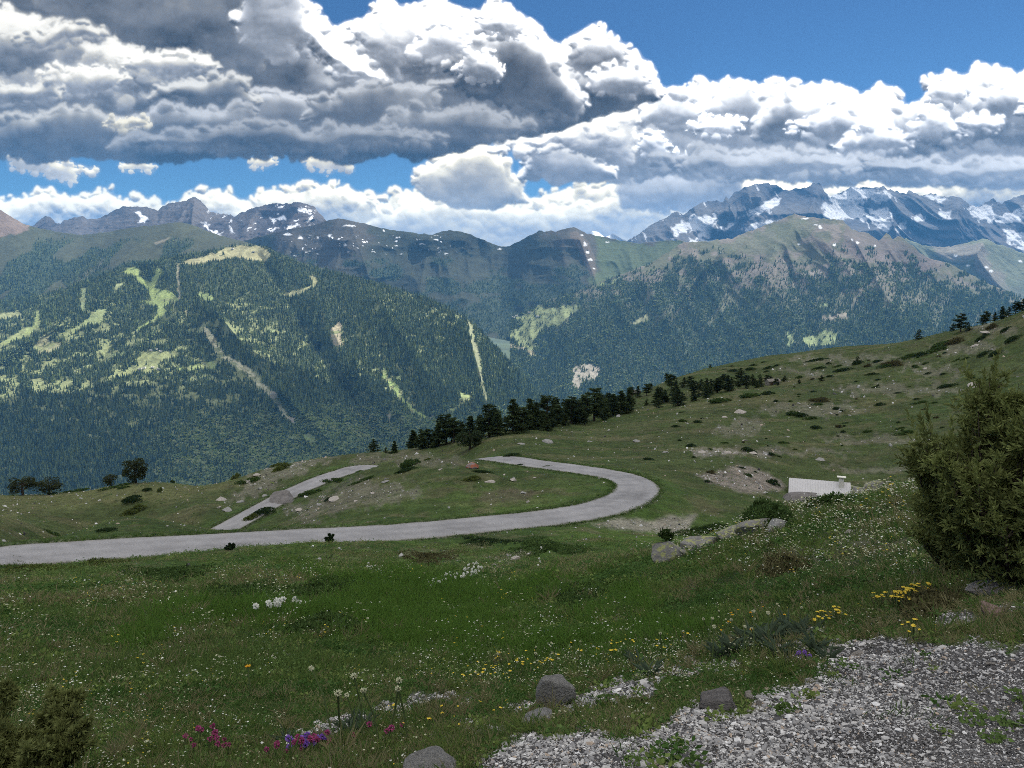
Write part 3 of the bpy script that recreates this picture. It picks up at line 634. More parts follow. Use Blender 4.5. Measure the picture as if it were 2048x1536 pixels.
for i, p in enumerate([[(345,290),(400,255),(450,222),(520,215),(565,235),(575,250),(540,290),(520,330),(490,330),(470,290),(420,300),(350,315)],[(690,215),(740,185),(830,140),(875,135),(850,170),(830,195),(770,210),(730,205),(660,240)],[(560,290),(650,250),(655,265),(600,290)],[(1098,118),(1165,116),(1215,90),(1340,86),(1310,130),(1250,170),(1290,210),(1410,250),(1400,300),(1350,290),(1290,245),(1200,235),(1150,245),(1110,240),(1080,210),(1065,172),(1125,155)],[(1320,120),(1390,100),(1415,130),(1380,160),(1320,165)],[(1290,195),(1400,180),(1410,235),(1330,235)],[(1425,290),(1470,240),(1495,275),(1460,305)],[(1565,122),(1640,116),(1685,140),(1640,160),(1590,145)],[(1640,200),(1690,190),(1690,230),(1650,238)],[(1788,172),(1890,165),(1905,215),(1990,210),(2060,175),(2200,170),(2200,260),(2048,245),(1950,260),(1850,245),(1790,220),(1770,200)],[(1950,290),(2048,300),(2200,320),(2200,400),(2048,395),(1980,360)],[(700,270),(820,250),(930,210),(900,240),(760,290),(700,300)],[(1500,230),(1570,215),(1560,240),(1500,250)],[(420,330),(520,340),(560,330),(540,350),(440,350)]]):
    sn = np.maximum(sn, soft_mask(z5(p), E.PX, E.PY, edge=1.6, wob=9, sc=11, seed=i))
stk = fbm((E.PX-E.PY*.5)/9, (E.PY+E.PX*.3)/26, 63, 5)
sn = np.maximum(sn, sstep(.48, .56, stk)*sstep(570, 470, E.PY)*.8)
sn = sn*(1-sstep(.42, .5, fbm(E.PX/9, E.PY/6, 66, 4))*.85)
E.col *= .75; E.col = mixc(E.col, SNOW*.62, sn); E.col = mixc(E.col, [.12,.14,.09], sstep(520, 570, E.PY)*(1-sn))  # glacier snow greyed in its colour to stand for backlit shade
finish(E, M_rock, 'blue rocky massif with glaciers and snow patches on the right')
# middle range between massif and forested mountain, right edge
G = mountain('mountain_spur', [(1780,490,11050),(1813,477,11050),(1850,492,11050),(1904,493,10880),(1940,484,10710),(1970,476,10625),(1990,486,10625),(2048,507,10625),(2200,520,10625),(2400,540,10625)], [(1780,620,8925),(2048,680,8330),(2400,700,8075)], 300, 110, amp=.04, L=900, seed=80, rough=1.4, spurs=[(1970,478,1900,600,14,-.03)])
G.col[:] = [.10,.115,.065]; G.col = mixc(G.col, [.16,.14,.115], sstep(0, .4, G.n+.4*fbm(G.PX/20, G.PY/12, 81, 4)-.1)*.8)
G.col = mixc(G.col, [.04,.06,.035], sstep(540, 600, G.PY+18*fbm(G.PX/16, G.PY/12, 85, 4))*.8)
for i, (x, y) in enumerate(((1911,512),(2040,523),(1936,532),(1973,535),(1982,543),(1925,560))): rp(G, EL(x, y, 4, 3), SNOW, .9, edge=1.2, wob=3, sc=4)
finish(G, M_rock, 'hazy grey green ridge between the massif and the forested mountain')
# back left rocky range with snow
C = mountain('mountain_crags', [(-300,470,11500),(-60,470,11500),(30,466,11500),(66,452,11500),(76,442,11500),(92,432,11500),(100,434,11500),(110,443,11500),(121,448,11500),(128,440,11500),(150,434,11500),(166,432,11500),(178,438,11500),(190,440,11500),(205,434,11500),(224,424,11500),(245,414,11500),(270,412,11500),(290,413,11500),(315,421,11500),(326,412,11500),(345,406,11500),(365,402,11500),(378,398,11500),(390,394,11500),(400,400,11500),(420,424,11500),(440,426,11500),(470,432,11500),(500,418,11400),(540,408,11200),(600,405,11000),(625,411,11000),(638,424,11000),(652,442,11000),(700,470,11000),(760,500,11000)], [(-300,520,9800),(300,520,9800),(480,540,9500),(760,540,9500)], 620, 90, amp=.035, L=800, seed=100, rough=1.5, w0=.4, ro=7, stretch=.9, spurs=[(390,395,380,470,12,-.02),(600,408,560,480,14,-.02)])
C.col[:] = [.055,.050,.052]; C.col *= (1+.4*fbm(C.PX/9, C.PY/6, 101, 4))[..., None]; C.col = mixc(C.col, [.095,.085,.078], sstep(0, .4, C.n)*.7)
sn = sstep(.42, .5, fbm(C.PX/11+C.PY/9, C.PY/9, 111, 5))*sstep(330, 480, C.PX)
for i, p in enumerate([[(690,110),(715,108),(730,130),(758,145),(735,172),(712,170),(720,140)],[(1030,165),(1055,160),(1070,200),(1100,210),(1135,235),(1090,215),(1050,195)],[(1380,145),(1460,130),(1470,150),(1400,155)],[(1460,195),(1530,165),(1540,180),(1480,200)],[(1530,95),(1600,98),(1590,115),(1530,112)],[(1170,180),(1200,220),(1185,220)],[(1380,160),(1420,150),(1400,175)]]):
    sn = np.maximum(sn, soft_mask(z3(p), C.PX, C.PY, edge=1.4, wob=6, sc=7, seed=i))
C.col = mixc(C.col, SNOW*.95, sn)
finish(C, M_rock, 'dark jagged back range with snow patches on the left')
# saddle range in the middle
Dm = mountain('mountain_saddle', [(440,500,9600),(500,478,9500),(560,462,9400),(620,452,9300),(650,442,9300),(675,437,9300),(700,441,9300),(760,455,9300),(800,463,9300),(865,470,9300),(885,462,9300),(910,461,9300),(935,467,9300),(960,476,9400),(985,488,9500),(1003,493,9600),(1020,492,9600),(1040,481,9500),(1062,469,9300),(1078,461,9200),(1090,464,9200),(1102,460,9200),(1112,464,9200),(1130,457,9100),(1147,454,9100),(1160,459,9200),(1175,468,9300),(1200,472,9300),(1240,481,9200),(1280,487,9100),(1330,481,9000),(1360,480,8900),(1400,490,8900),(1480,500,8900),(1600,520,8900)],
  [(440,640,7600),(900,660,7400),(1060,690,7000),(1200,680,7000),(1600,640,7400)], 640, 200, k=.85, amp=.045, L=1100, seed=130, rough=1., stretch=1.1, ro=10, spurs=[(1150,456,1195,570,18,-.022),(1080,462,1040,600,30,-.014),(860,472,840,580,24,-.02),(700,441,740,560,26,-.02),(1010,494,1000,600,40,.010),(960,480,960,560,18,.01)])
Dm.col[:] = [.060,.070,.040]; Dm.col *= (1+.35*fbm(Dm.PX/14, Dm.PY/10, 131, 5))[..., None]
Dm.col = mixc(Dm.col, [.12,.105,.09], sstep(.05, .45, Dm.n+.3*fbm(Dm.PX/30, Dm.PY/14, 137, 4))*sstep(600, 470, Dm.PY)*.7)
rp(Dm, [(1185,470),(1250,482),(1300,487),(1365,480),(1400,490),(1380,520),(1300,545),(1240,580),(1200,590),(1180,560),(1200,520)], [.115,.165,.06], .8, edge=6, wob=12, sc=20)
rp(Dm, [(1140,468),(1152,462),(1180,490),(1195,540),(1185,560),(1160,500)], [.20,.16,.12], .7, edge=3, wob=6, sc=9)
Dm.col *= .50  # cloud shade on this ridge put into a darker base colour
Dm.trees = sstep(.02, .2, fbm(Dm.PX/55, Dm.PY/26, 141, 4)+sstep(500, 640, Dm.PY)*.55-.18)*sstep(500, 530, Dm.PY)
Dm.trees *= 1-soft_mask([(1185,470),(1400,470),(1400,520),(1240,580),(1190,590)], Dm.PX, Dm.PY, edge=6)
Dm.col = mixc(Dm.col, [.03,.046,.024], Dm.trees*.85)
sn = sstep(.55, .62, fbm(Dm.PX/6, Dm.PY/4.2, 151, 3))*sstep(468, 476, Dm.PY+6*0)*sstep(515, 495, Dm.PY)*sstep(560, 600, Dm.PX)*sstep(940, 860, Dm.PX)
for i, (x, y, a_, b_) in enumerate(((700,452,12,1.5),(575,470,8,3),(600,476,5,3),(1170,488,3,5),(1180,520,4,3),(1176,505,3,3),(1163,470,3,2),(490,470,7,2),(480,478,6,2),(1215,484,4,1.2),(1000,498,4,1),(590,512,3,2),(660,472,3,4),(690,490,2,4),(768,462,2,3),(870,480,3,1.5),(892,508,3,1.5),(1188,538,2,1.5),(845,488,5,1))):
    sn = np.maximum(sn, soft_mask(EL(x, y, a_, b_), Dm.PX, Dm.PY, edge=1.2, wob=2.5, sc=4, seed=i))
Dm.col = mixc(Dm.col, SNOW, sn)
finish(Dm, M_slope, 'long dark saddle ridge with thin snow streaks in the middle distance')
# left intermediate slopes (ski runs)
B = mountain('mountain_pasture', [(-300,380,7800),(-60,395,7600),(0,420,7500),(20,432,7500),(45,447,7500),(75,455,7700),(110,463,7800),(168,470,7900),(220,463,8000),(273,454,8100),(320,449,8200),(351,444,8200),(375,447,8200),(400,456,8200),(430,468,8200),(470,478,8200),(520,492,8200),(560,510,8200),(620,540,8100)], [(-300,760,5600),(0,700,5700),(300,640,6000),(500,560,6700),(620,560,6900)], 460, 200, amp=.03, L=900, seed=170, rough=.8, stretch=1.8, spurs=[(350,446,200,560,24,-.02),(230,470,60,600,30,.01)])
B.col[:] = [.080,.088,.048]; B.col *= (1+.25*fbm(B.PX/20, B.PY/12, 171, 5))[..., None]
rot_u = B.PX*.80+B.PY*-.6; rot_v = B.PX*.6+B.PY*.8
B.col *= .60  # darkened base colour stands in for a cloud shading these slopes
B.trees = sstep(-.02, .10, fbm(rot_u/95, rot_v/38, 181, 4, .5)+sstep(505, 530, B.PY)*.26-.20)*sstep(472, 495, B.PY)
B.col = mixc(B.col, [.03,.045,.024], B.trees*.85)
rp(B, [(-300,370),(0,418),(20,430),(60,452),(40,468),(0,475),(-300,480)], [.16,.12,.10], .85, edge=3, wob=8, sc=10)
rp(B, z3([(790,265),(870,240),(840,262),(800,275)]), [.19,.17,.12], .8, edge=2, wob=3)
rp(B, z3([(170,1000),(300,530),(400,450),(540,340),(520,370),(420,470),(330,540),(200,600)]), [.14,.13,.10], .6, edge=4, wob=6)
finish(B, M_slope, 'shaded pasture slopes with dark forest bands on the left')
# right forested mountain
F = mountain('mountain_forested_right', [(1020,640,7200),(1060,618,7200),(1108,595,7300),(1160,580,7300),(1205,563,7400),(1260,543,7500),(1300,527,7600),(1340,502,7700),(1366,485,7800),(1407,483,7900),(1440,479,8000),(1465,476,8100),(1500,462,8200),(1531,451,8300),(1560,439,8300),(1589,428,8300),(1600,430,8200),(1614,433,8200),(1635,437,8000),(1655,438,7900),(1684,440,7800),(1692,448,7700),(1705,459,7700),(1722,464,7700),(1738,467,7700),(1748,474,7600),(1757,482,7600),(1765,474,7500),(1772,467,7500),(1780,470,7500),(1786,481,7500),(1794,474,7500),(1800,471,7500),(1808,478,7500),(1821,489,7500),(1830,494,7500),(1838,506,7400),(1850,512,7400),(1862,518,7400),(1896,526,7400),(1945,551,7400),(1987,572,7400),(2028,588,7400),(2080,610,7400),(2200,650,7400),(2400,700,7400)],
  [(1020,800,5000),(1080,860,4700),(1300,860,4600),(1600,800,4700),(1800,760,4900),(2048,720,5300),(2400,740,5500)], 760, 300, k=.8, amp=.05, L=800, seed=200, rough=1.2, stretch=2.0, ro=6,
  spurs=[(1590,430,1500,700,30,-.03),(1690,445,1800,640,26,-.035),(1460,478,1330,640,26,-.03),(1330,505,1180,680,30,-.03),(1570,520,1640,700,24,.02),(1400,560,1300,760,24,.025),(1800,520,1900,660,20,.02),(1550,500,1400,800,22,-.02)])
F.col[:] = [.10,.105,.06]; F.col *= (1+.3*fbm(F.PX/16, F.PY/10, 201, 5))[..., None]
rockm = sstep(-.05, .3, F.n*.6+.7*fbm(F.PX/22, F.PY/13, 205, 5)-.1)
F.col = mixc(F.col, [.20,.165,.145], rockm*sstep(660, 520, F.PY)*.75)
rp(F, [(1690,446),(1740,470),(1830,490),(1900,530),(1840,560),(1740,530),(1680,490)], [.13,.105,.10], .7, edge=8, wob=20, sc=16)
rp(F, [(1440,490),(1530,455),(1589,430),(1640,450),(1600,480),(1520,510),(1460,510)], [.095,.11,.055], .7, edge=6, wob=16, sc=20)
rp(F, z5([(365,680),(400,620),(440,585),(425,640),(390,670)]), [.24,.17,.15], .85, edge=2, wob=4)
rp(F, z5([(950,500),(1060,480),(1080,515),(1000,510)]), [.26,.23,.20], .8, edge=2, wob=6)
edge_y = np.interp(F.PX, [1020,1300,1370,1500,1600,1700,1850,1950,2100], [560,530,505,512,520,500,520,560,600])
F.trees = sstep(-.15, .3, (F.PY-edge_y)/60+.9*fbm(F.PX/12, F.PY/9, 211, 5)-.15)*(1-.75*rockm*sstep(640, 560, F.PY))
gl = fbm((F.PX+F.PY*.4)/16, F.PY/40, 221, 4)
F.col *= .80
F.trees *= 1-.7*sstep(.25, .4, gl)*sstep(740, 600, F.PY)
MEADOW = [z4([(1040,575),(1080,560),(1120,590),(1200,560),(1220,540),(1270,560),(1350,540),(1410,540),(1430,570),(1380,600),(1330,640),(1280,640),(1220,680),(1190,730),(1230,750),(1180,770),(1120,740),(1060,700),(1100,660),(1140,640),(1120,610),(1050,610)]),
 z4([(970,640),(1000,650),(1010,690),(1050,720),(1100,740),(1160,760),(1210,790),(1200,797),(1140,770),(1070,760),(1040,720),(990,680)]), z4([(1415,840),(1530,850),(1535,890),(1520,920),(1440,930),(1440,960),(1390,965),(1385,930),(1400,900),(1390,880)]),
 z5([(1040,800),(1100,765),(1140,790),(1140,840),(1060,850),(1000,850),(960,800)]), z5([(1060,700),(1190,690),(1200,710),(1100,730)]), z5([(150,740),(240,690),(230,720),(170,750)]), z5([(900,780),(940,780),(930,850),(900,850)]), z5([(1060,640),(1100,640),(1090,670),(1060,660)]),
 z5([(60,540),(110,520),(60,545),(0,560),(0,550)])]
MC = [[.17,.20,.09],[.24,.22,.14],[.24,.22,.18],[.17,.21,.09],[.19,.17,.13],[.17,.18,.10],[.15,.19,.09],[.15,.19,.09],[.15,.20,.08]]
for i, (p, c) in enumerate(zip(MEADOW, MC)):
    q = soft_mask(p, F.PX, F.PY, edge=1.6, wob=6, sc=9, seed=i)*(.75+.25*(fbm(F.PX/5, F.PY/4, 230+i, 3) > -.15))
    F.trees *= 1-q; F.col = mixc(F.col, c, q)
for i, (x, y, a_, b_) in enumerate(((1598,488,4,2),(1610,437,8,1.5),(1640,455,3,5),(1715,485,4,2),(1668,490,3,3),(1440,505,3,1),(1705,480,2,2),(1752,560,2,1),(1632,450,5,1.5),(1750,492,2,2))):
    F.col = mixc(F.col, SNOW, soft_mask(EL(x, y, a_, b_), F.PX, F.PY, edge=1, wob=2.5, sc=4, seed=i))
F.col = mixc(F.col, [.032,.048,.024], np.clip(F.trees, 0, 1)*.8)
finish(F, M_slope, 'broad mountain with brown green top and dark forested flanks on the right')
# left forested mountain with ski clearings
A = mountain('mountain_forested_left', [(-300,640,5600),(-60,615,5700),(0,606,5700),(60,596,5800),(110,582,5900),(160,566,6000),(210,548,6100),(240,536,6200),(280,526,6300),(330,516,6400),(360,510,6500),(400,503,6600),(440,497,6700),(468,490,6800),(500,489,6800),(530,492,6800),(545,500,6700),(560,508,6700),(600,524,6600),(640,536,6500),(700,551,6300),(760,566,6100),(800,580,6000),(850,595,5900),(900,618,5700),(930,634,5600),(962,662,5400),(1000,704,5200),(1040,748,5000),(1070,782,4800),(1095,812,4700),(1130,850,4600)],
  [(-300,1010,3200),(0,1010,3200),(300,1000,3300),(500,980,3300),(700,950,3500),(900,930,3700),(1130,915,4000)], 860, 380, k=.9, amp=.05, L=560, seed=250, rough=.5, stretch=2.4, ro=8,
  spurs=[(430,620,560,780,26,-0.053),(560,780,680,900,26,-0.075),(520,510,640,700,24,0.030),(640,700,760,880,26,0.068),(640,600,700,740,26,-0.022),(930,640,980,820,30,-0.045),(760,600,900,820,30,-0.038),(700,740,830,860,22,-0.030),(300,560,180,760,36,0.030),(500,700,420,880,30,-0.022)])
A.col[:] = [.052,.066,.030]; A.col *= (1+.3*fbm(A.PX/12, A.PY/9, 251, 4))[..., None]
CL = [(z3([(625,420),(690,390),(710,410),(720,450),(770,470),(800,400),(830,410),(790,500),(830,510),(880,520),(910,560),(840,600),(850,630),(790,670),(740,700),(700,740),(695,715),(760,670),(800,640),(810,600),(720,570),(770,560),(760,510),(700,470),(680,440)]), [.17,.21,.075]),
 (z3([(900,380),(1000,350),(1100,320),(1200,285),(1330,285),(1390,320),(1360,370),(1280,360),(1200,345),(1100,360),(1020,380)]), [.21,.20,.11]),
 (z3([(1600,430),(1630,470),(1600,500),(1530,530),(1480,555),(1450,535),(1500,515),(1570,500),(1600,480),(1580,440)]), [.19,.19,.10]),
 (z3([(1740,660),(1750,700),(1740,760),(1760,800),(1700,800),(1690,710),(1720,690)]), [.24,.21,.14]),
 (z3([(200,615),(205,650),(200,700),(130,760),(60,780),(0,810),(-300,840),(-300,800),(0,780),(70,740),(120,710),(170,690),(180,630)]), [.17,.20,.08]),
 (z3([(-300,640),(0,635),(60,625),(110,630),(100,655),(0,662),(-300,670)]), [.19,.20,.10]),
 (z3([(160,800),(220,740),(280,730),(250,770),(320,790),(300,820),(200,840)]), [.18,.18,.10]),
 (z3([(440,660),(500,610),(550,610),(530,650),(570,655),(500,690),(450,690),(340,750),(330,725),(400,690)]), [.17,.20,.09]),
 (z3([(700,860),(760,820),(830,830),(910,830),(920,850),(870,860),(820,880),(800,900),(820,920),(760,940),(700,930),(640,950),(570,970),(575,945),(640,920),(700,890)]), [.18,.20,.09]),
 (z3([(905,905),(960,900),(1010,895),(1100,870),(1125,860),(1100,920),(1000,915),(920,925)]), [.17,.21,.08]),
 (z3([(155,970),(200,960),(230,985),(180,1000)]), [.19,.20,.10]),
 (z3([(1030,690),(1050,690),(1110,770),(1140,830),(1205,875),(1290,915),(1345,990),(1400,1035),(1435,1080),(1470,1150),(1515,1175),(1500,1205),(1450,1165),(1395,1075),(1325,1015),(1265,945),(1185,895),(1105,835),(1030,710)]), [.36,.34,.22]),
 (z3([(650,1190),(700,1185),(690,1215),(655,1215)]), [.17,.22,.08]),
 (z3([(902,380),(914,380),(920,560),(908,560)]), [.20,.19,.13]),
 (z3([(1020,520),(1080,530),(1100,560),(1050,565),(1010,545)]), [.16,.20,.08]),
 (z3([(1550,1260),(1620,1260),(1600,1300),(1560,1290)]), [.17,.21,.09]),
 (z3([(1380,1030),(1420,1040),(1420,1070),(1390,1070)]), [.34,.30,.25]), (z3([(1480,1165),(1515,1165),(1510,1195),(1490,1195)]), [.34,.30,.25]),
 (z3([(420,500),(440,500),(430,620),(410,620)]), [.15,.18,.09]), (z3([(940,610),(960,620),(985,670),(970,665)]), [.18,.17,.12]),
 (z3([(590,480),(640,470),(620,500),(590,520)]), [.16,.18,.09]), (z3([(540,845),(640,825),(640,840),(560,860)]), [.16,.2,.09]),
 (z3([(1360,700),(1440,720),(1430,735),(1370,720)]), [.16,.19,.09]), (z3([(870,1275),(980,1270),(985,1282),(880,1285)]), [.20,.19,.15]),
 (z4([(420,850),(440,870),(440,900),(480,930),(510,960),(520,1000),(560,1040),(600,1080),(660,1110),(650,1130),(600,1110),(540,1060),(480,990),(450,940),(425,920)]), [.16,.21,.075]),
 (z4([(820,985),(870,1000),(895,1015),(860,1035),(830,1050),(780,1100),(740,1100),(745,1070),(800,1060),(830,1030),(815,1000)]), [.18,.21,.09]),
 (z4([(850,600),(880,640),(895,720),(930,850),(940,950),(965,1040),(950,1040),(925,960),(900,860),(875,720)]), [.16,.17,.10]),
 (z4([(90,740),(120,750),(110,780),(95,775)]), [.17,.21,.08]), (z4([(0,1195),(60,1205),(70,1220),(20,1230)]), [.16,.21,.08]), (z4([(240,1205),(280,1205),(270,1225),(245,1220)]), [.16,.21,.08]),
 (z4([(440,1100),(470,1080),(480,1090),(450,1150)]), [.2,.19,.13]), (z4([(480,905),(520,900),(515,925),(490,920)]), [.16,.2,.09]),
 (z4([(680,1100),(690,1102),(650,1140),(640,1138)]), [.34,.32,.28])]
A.trees = np.ones(A.PX.shape)
for i, (p, c) in enumerate(CL):
    q = soft_mask(p, A.PX, A.PY, edge=2.2, wob=3.5, sc=9, seed=i)*(.75+.25*(fbm(A.PX/4.5, A.PY/3.5, 260+i, 3) > -.25))
    A.trees *= 1-np.clip(q*1.25, 0, 1); A.col = mixc(A.col, np.array(c)*1.3, q)
bp = fbm(A.PX/26, A.PY/12, 291, 5)
q = sstep(.12, .2, bp)*sstep(600, 670, A.PY)*sstep(870, 780, A.PY)*sstep(600, 460, A.PX)
A.trees *= 1-.85*q; A.col = mixc(A.col, [.21,.235,.11], q*.9)
q = sstep(.26, .34, fbm(A.PX/15, A.PY/8, 297, 4))*sstep(560, 620, A.PY); A.trees *= 1-.6*q; A.col = mixc(A.col, [.17,.19,.09], q)
q = sstep(.25, .4, fbm(A.PX/18, A.PY/9, 295, 4))*sstep(840, 900, A.PY)*sstep(340, 500, A.PX)
A.trees *= 1-.6*q; A.col = mixc(A.col, [.13,.17,.07], q)
finish(A, M_slope, 'forested mountainside with pale green ski clearings on the left')
# valley floor sheet joining everything
vx, vy = np.meshgrid(np.linspace(-30000, 32000, 60), np.linspace(-26000, 46000, 70))
vz = -1260+40*fbm(vx/3000, vy/3000, 701, 4)+np.clip((np.abs(vy)-7000)/20, 0, 260)*0
link('terrain', mesh_from('terrain', np.stack([vx, vy, vz], -1).reshape(-1, 3), grid_faces(70, 60), True, [mat('valley_floor', (.06,.08,.035), .95, noise=[(.002, .4, 6)])]), kind='structure', label='green valley floor far below')
# hillside skirt: the slope below our meadow down to the valley
ska = np.radians(np.linspace(-180, 180, 181)); skr = np.array([555, 700, 1000, 1500, 2200, 3000])
sa, sr = np.meshgrid(ska, skr); sx_, sy_ = sr*np.sin(sa), sr*np.cos(sa)
z0 = ground(555*np.sin(ska), 555*np.cos(ska), False)
back_up = sstep(math.radians(110), math.radians(150), np.abs(ska))
fin = -1200*(1-back_up)+420*back_up
sz = z0[None]+(fin-z0)[None]*((sr-555)/(3000-555))**.8+25*fbm(sx_/300, sy_/300, 711, 4)*(sr > 600)-2
link('hillside', mesh_from('hillside', np.stack([sx_, sy_, sz], -1).reshape(-1, 3), grid_faces(*sa.shape)[:, ::-1], True, [mat('hillside_grass', (.05,.06,.03), .95, noise=[(.02, .3, 6)])]), kind='structure', label='steep hillside below the meadow')
# ------------------------------------------------------------------ forests on the far slopes (uncountable)
def leaf_mat(name, c, var=.25, trans=.25): return mat(name, c, .8, noise=[(1.3, var, 3)], spec=.15, trans=trans)
M_fc = [mat('forest_needles_%s' % n, c, .9, spec=.1, noise=[(.4, .3, 2)]) for n, c in (('dark', (.034,.052,.024)), ('green', (.135,.175,.065)), ('blue', (.075,.110,.055)))]
M_fl = mat('forest_leaves', (.14,.19,.06), .9, spec=.1, noise=[(.4, .3, 2)], trans=.2); M_fl2 = mat('forest_leaves_pale', (.21,.25,.11), .9, spec=.1, noise=[(.4, .3, 2)], trans=.2)
def far_conifer(seed, m):
    r = np.random.RandomState(seed); V = []; Fc = []
    for i in range(5):
        z0_ = 1.5+i*3.0; z1_ = z0_+5.2-.3*i; rad = 3.4*(1-i/6.2)*r.uniform(.8, 1.15); k = 6; b = len(V); ph = r.rand()*6
        for j in range(k): a = ph+j/k*6.283; q = rad*r.uniform(.65, 1.2); V.append((q*math.cos(a), q*math.sin(a), z0_-r.rand()*1.2))
        V.append((r.normal(0, .2), r.normal(0, .2), z1_))
        for j in range(k): Fc.append((b+j, b+(j+1) % k, b+k))
    return mesh_from('forest_conifer', np.array(V), np.array(Fc), False, [m])
def far_leafy(seed, m):
    r = np.random.RandomState(seed); V = []; Fc = []
    for i in range(6):
        c = np.array([r.normal(0, 2.2), r.normal(0, 2.2), r.uniform(3.5, 9)]); R_ = r.uniform(2.2, 3.6); b = len(V)
        q = r.normal(0, 1, (7, 3)); q /= np.linalg.norm(q, axis=1)[:, None]
        o = [(1,0,0),(-1,0,0),(0,1,0),(0,-1,0),(0,0,1),(0,0,-1)]
        for v in o: V.append(tuple(c+np.array(v)*R_*r.uniform(.75, 1.25)))
        for f in ((0,2,4),(2,1,4),(1,3,4),(3,0,4),(2,0,5),(1,2,5),(3,1,5),(0,3,5)): Fc.append(tuple(b+np.array(f)))
    return mesh_from('forest_leafy', np.array(V), np.array(Fc), False, [m])
CON = [far_conifer(i, M_fc[i % 3]) for i in range(9)]; LEA = [far_leafy(20+i, M_fl if i % 2 else M_fl2) for i in range(4)]
def plant(r, name, n, size, label, leafy=None, ymin=-1e9, ymax=1e9):
    nt, nu = r.PX.shape
    a = rng.rand(n)*(nt-1.001); b = rng.rand(n)*(nu-1.001); i = a.astype(int); j = b.astype(int); fa = (a-i)[:, None]; fb = (b-j)[:, None]
    P = (r.P[i, j]*(1-fb)+r.P[i, j+1]*fb)*(1-fa)+(r.P[i+1, j]*(1-fb)+r.P[i+1, j+1]*fb)*fa
    keep = (rng.rand(n) < r.trees[i, j]) & (r.PX[i, j] > -300) & (r.PX[i, j] < 2400)
    P = P[keep]; px = r.PX[i, j][keep]; py = r.PY[i, j][keep]; m = len(P)
    s = size*np.exp(rng.normal(0, .22, m)); rot = np.column_stack([rng.normal(0, .04, m), rng.normal(0, .04, m), rng.rand(m)*6.28])
    idx = rng.randint(0, len(CON), m)
    if leafy is not None:
        w = leafy(px, py); lf = rng.rand(m) < w; idx = np.where(lf, len(CON)+rng.randint(0, len(LEA), m), idx)
    sc = np.stack([s*rng.uniform(.8, 1.2, m), s*rng.uniform(.8, 1.2, m), s*rng.uniform(.8, 1.25, m)], 1)
    scatter(name, P-np.array([0, 0, 1.5]), rot, sc, CON+LEA, label=label, idx=idx)
    return m
plant(A, 'forest', 125000, 1.35, 'dense conifer forest with pale leafy trees low down', lambda x, y: np.clip(sstep(790, 900, y+40*fbm(x/60, y/40, 720, 4))*sstep(250, 480, x+30*fbm(x/40, y/40, 722, 3))*.95*(.45+1.2*(fbm(x/22, y/14, 724, 3) > -.05)), 0, .9))
plant(F, 'forest', 110000, 1.3, 'conifer forest thinning out towards the rocky top', lambda x, y: .12+.2*(fbm(x/30, y/20, 726, 3) > .1))
plant(B, 'forest', 40000, 1.15, 'dark forest bands on the left pasture slopes')
plant(Dm, 'forest', 50000, 1.15, 'dark forest on the lower saddle slopes')
# ------------------------------------------------------------------ near things
def mats3(n, c, **k): return mat(n, c, **k)
M_needle = [mat('conifer_needles_a', (.032,.052,.022), .8, spec=.1, noise=[(.5,.3,3)], trans=.15), mat('conifer_needles_b', (.045,.068,.026), .8, spec=.1, noise=[(.5,.3,3)], trans=.15)]
M_bark = mat('bark', (.07,.055,.042), .95, noise=[(6,.4,4)], bump=[(20,.02,4)])
M_jun = [mat('juniper_dark', (.030,.055,.020), .8, spec=.12, noise=[(1.5,.35,3)], trans=.2), mat('juniper_mid', (.055,.095,.026), .8, spec=.12, noise=[(1.5,.35,3)], trans=.2), mat('juniper_olive', (.10,.125,.034), .8, spec=.12, noise=[(1.5,.35,3)], trans=.25), mat('juniper_brown', (.085,.080,.036), .85, spec=.1, noise=[(1.5,.35,3)], trans=.15)]
M_jun_bush = mat('juniper_sprays', (.145,.170,.055), .75, spec=.15, noise=[(2.2,.35,4),(14,.25,2)], trans=.3)
def unit(v): return v/(np.linalg.norm(v, axis=-1, keepdims=True)+1e-9)
def blades(B, D, ln, wd, r, bend=0.):
    """narrow leaves: two triangles each, from base B along D"""
    n = len(B); ln = np.broadcast_to(ln, n)[:, None]; wd = np.broadcast_to(wd, n)[:, None]
    D = unit(D); S = unit(np.cross(D, r.normal(0, 1, (n, 3)))); mid = B+D*ln*.5; tip = B+D*ln+np.array([0, 0, -1.])*ln*bend
    V = np.stack([B, mid+S*wd*.5, tip, mid-S*wd*.5], 1).reshape(-1, 3)
    i = np.arange(n)[:, None]*4
    return V, np.concatenate([i+np.array([[0, 1, 2]]), i+np.array([[0, 2, 3]])], 0)
def join(parts):
    V = []; F = []; o = 0
    for v, f in parts: V.append(v); F.append(np.asarray(f)+o); o += len(v)
    return np.vstack(V), np.vstack(F)
def tube(P, R_, k=6):
    P = np.asarray(P, float); R_ = np.asarray(R_, float); T = unit(np.gradient(P, axis=0)); a = np.linspace(0, 2*math.pi, k, endpoint=False)
    ref = np.where(np.abs(T[:, 2:3]) > .9, np.array([[1., 0, 0]]), np.array([[0., 0, 1]])); U = unit(np.cross(T, ref)); W = np.cross(T, U)
    V = P[:, None]+R_[:, None, None]*(U[:, None]*np.cos(a)[None, :, None]+W[:, None]*np.sin(a)[None, :, None])
    n = len(P); V = V.reshape(-1, 3); F = []
    for i in range(n-1):
        for j in range(k):
            p = i*k+j; q = i*k+(j+1) % k; F += [(p, q, q+k), (p, q+k, p+k)]
    return V, np.array(F)
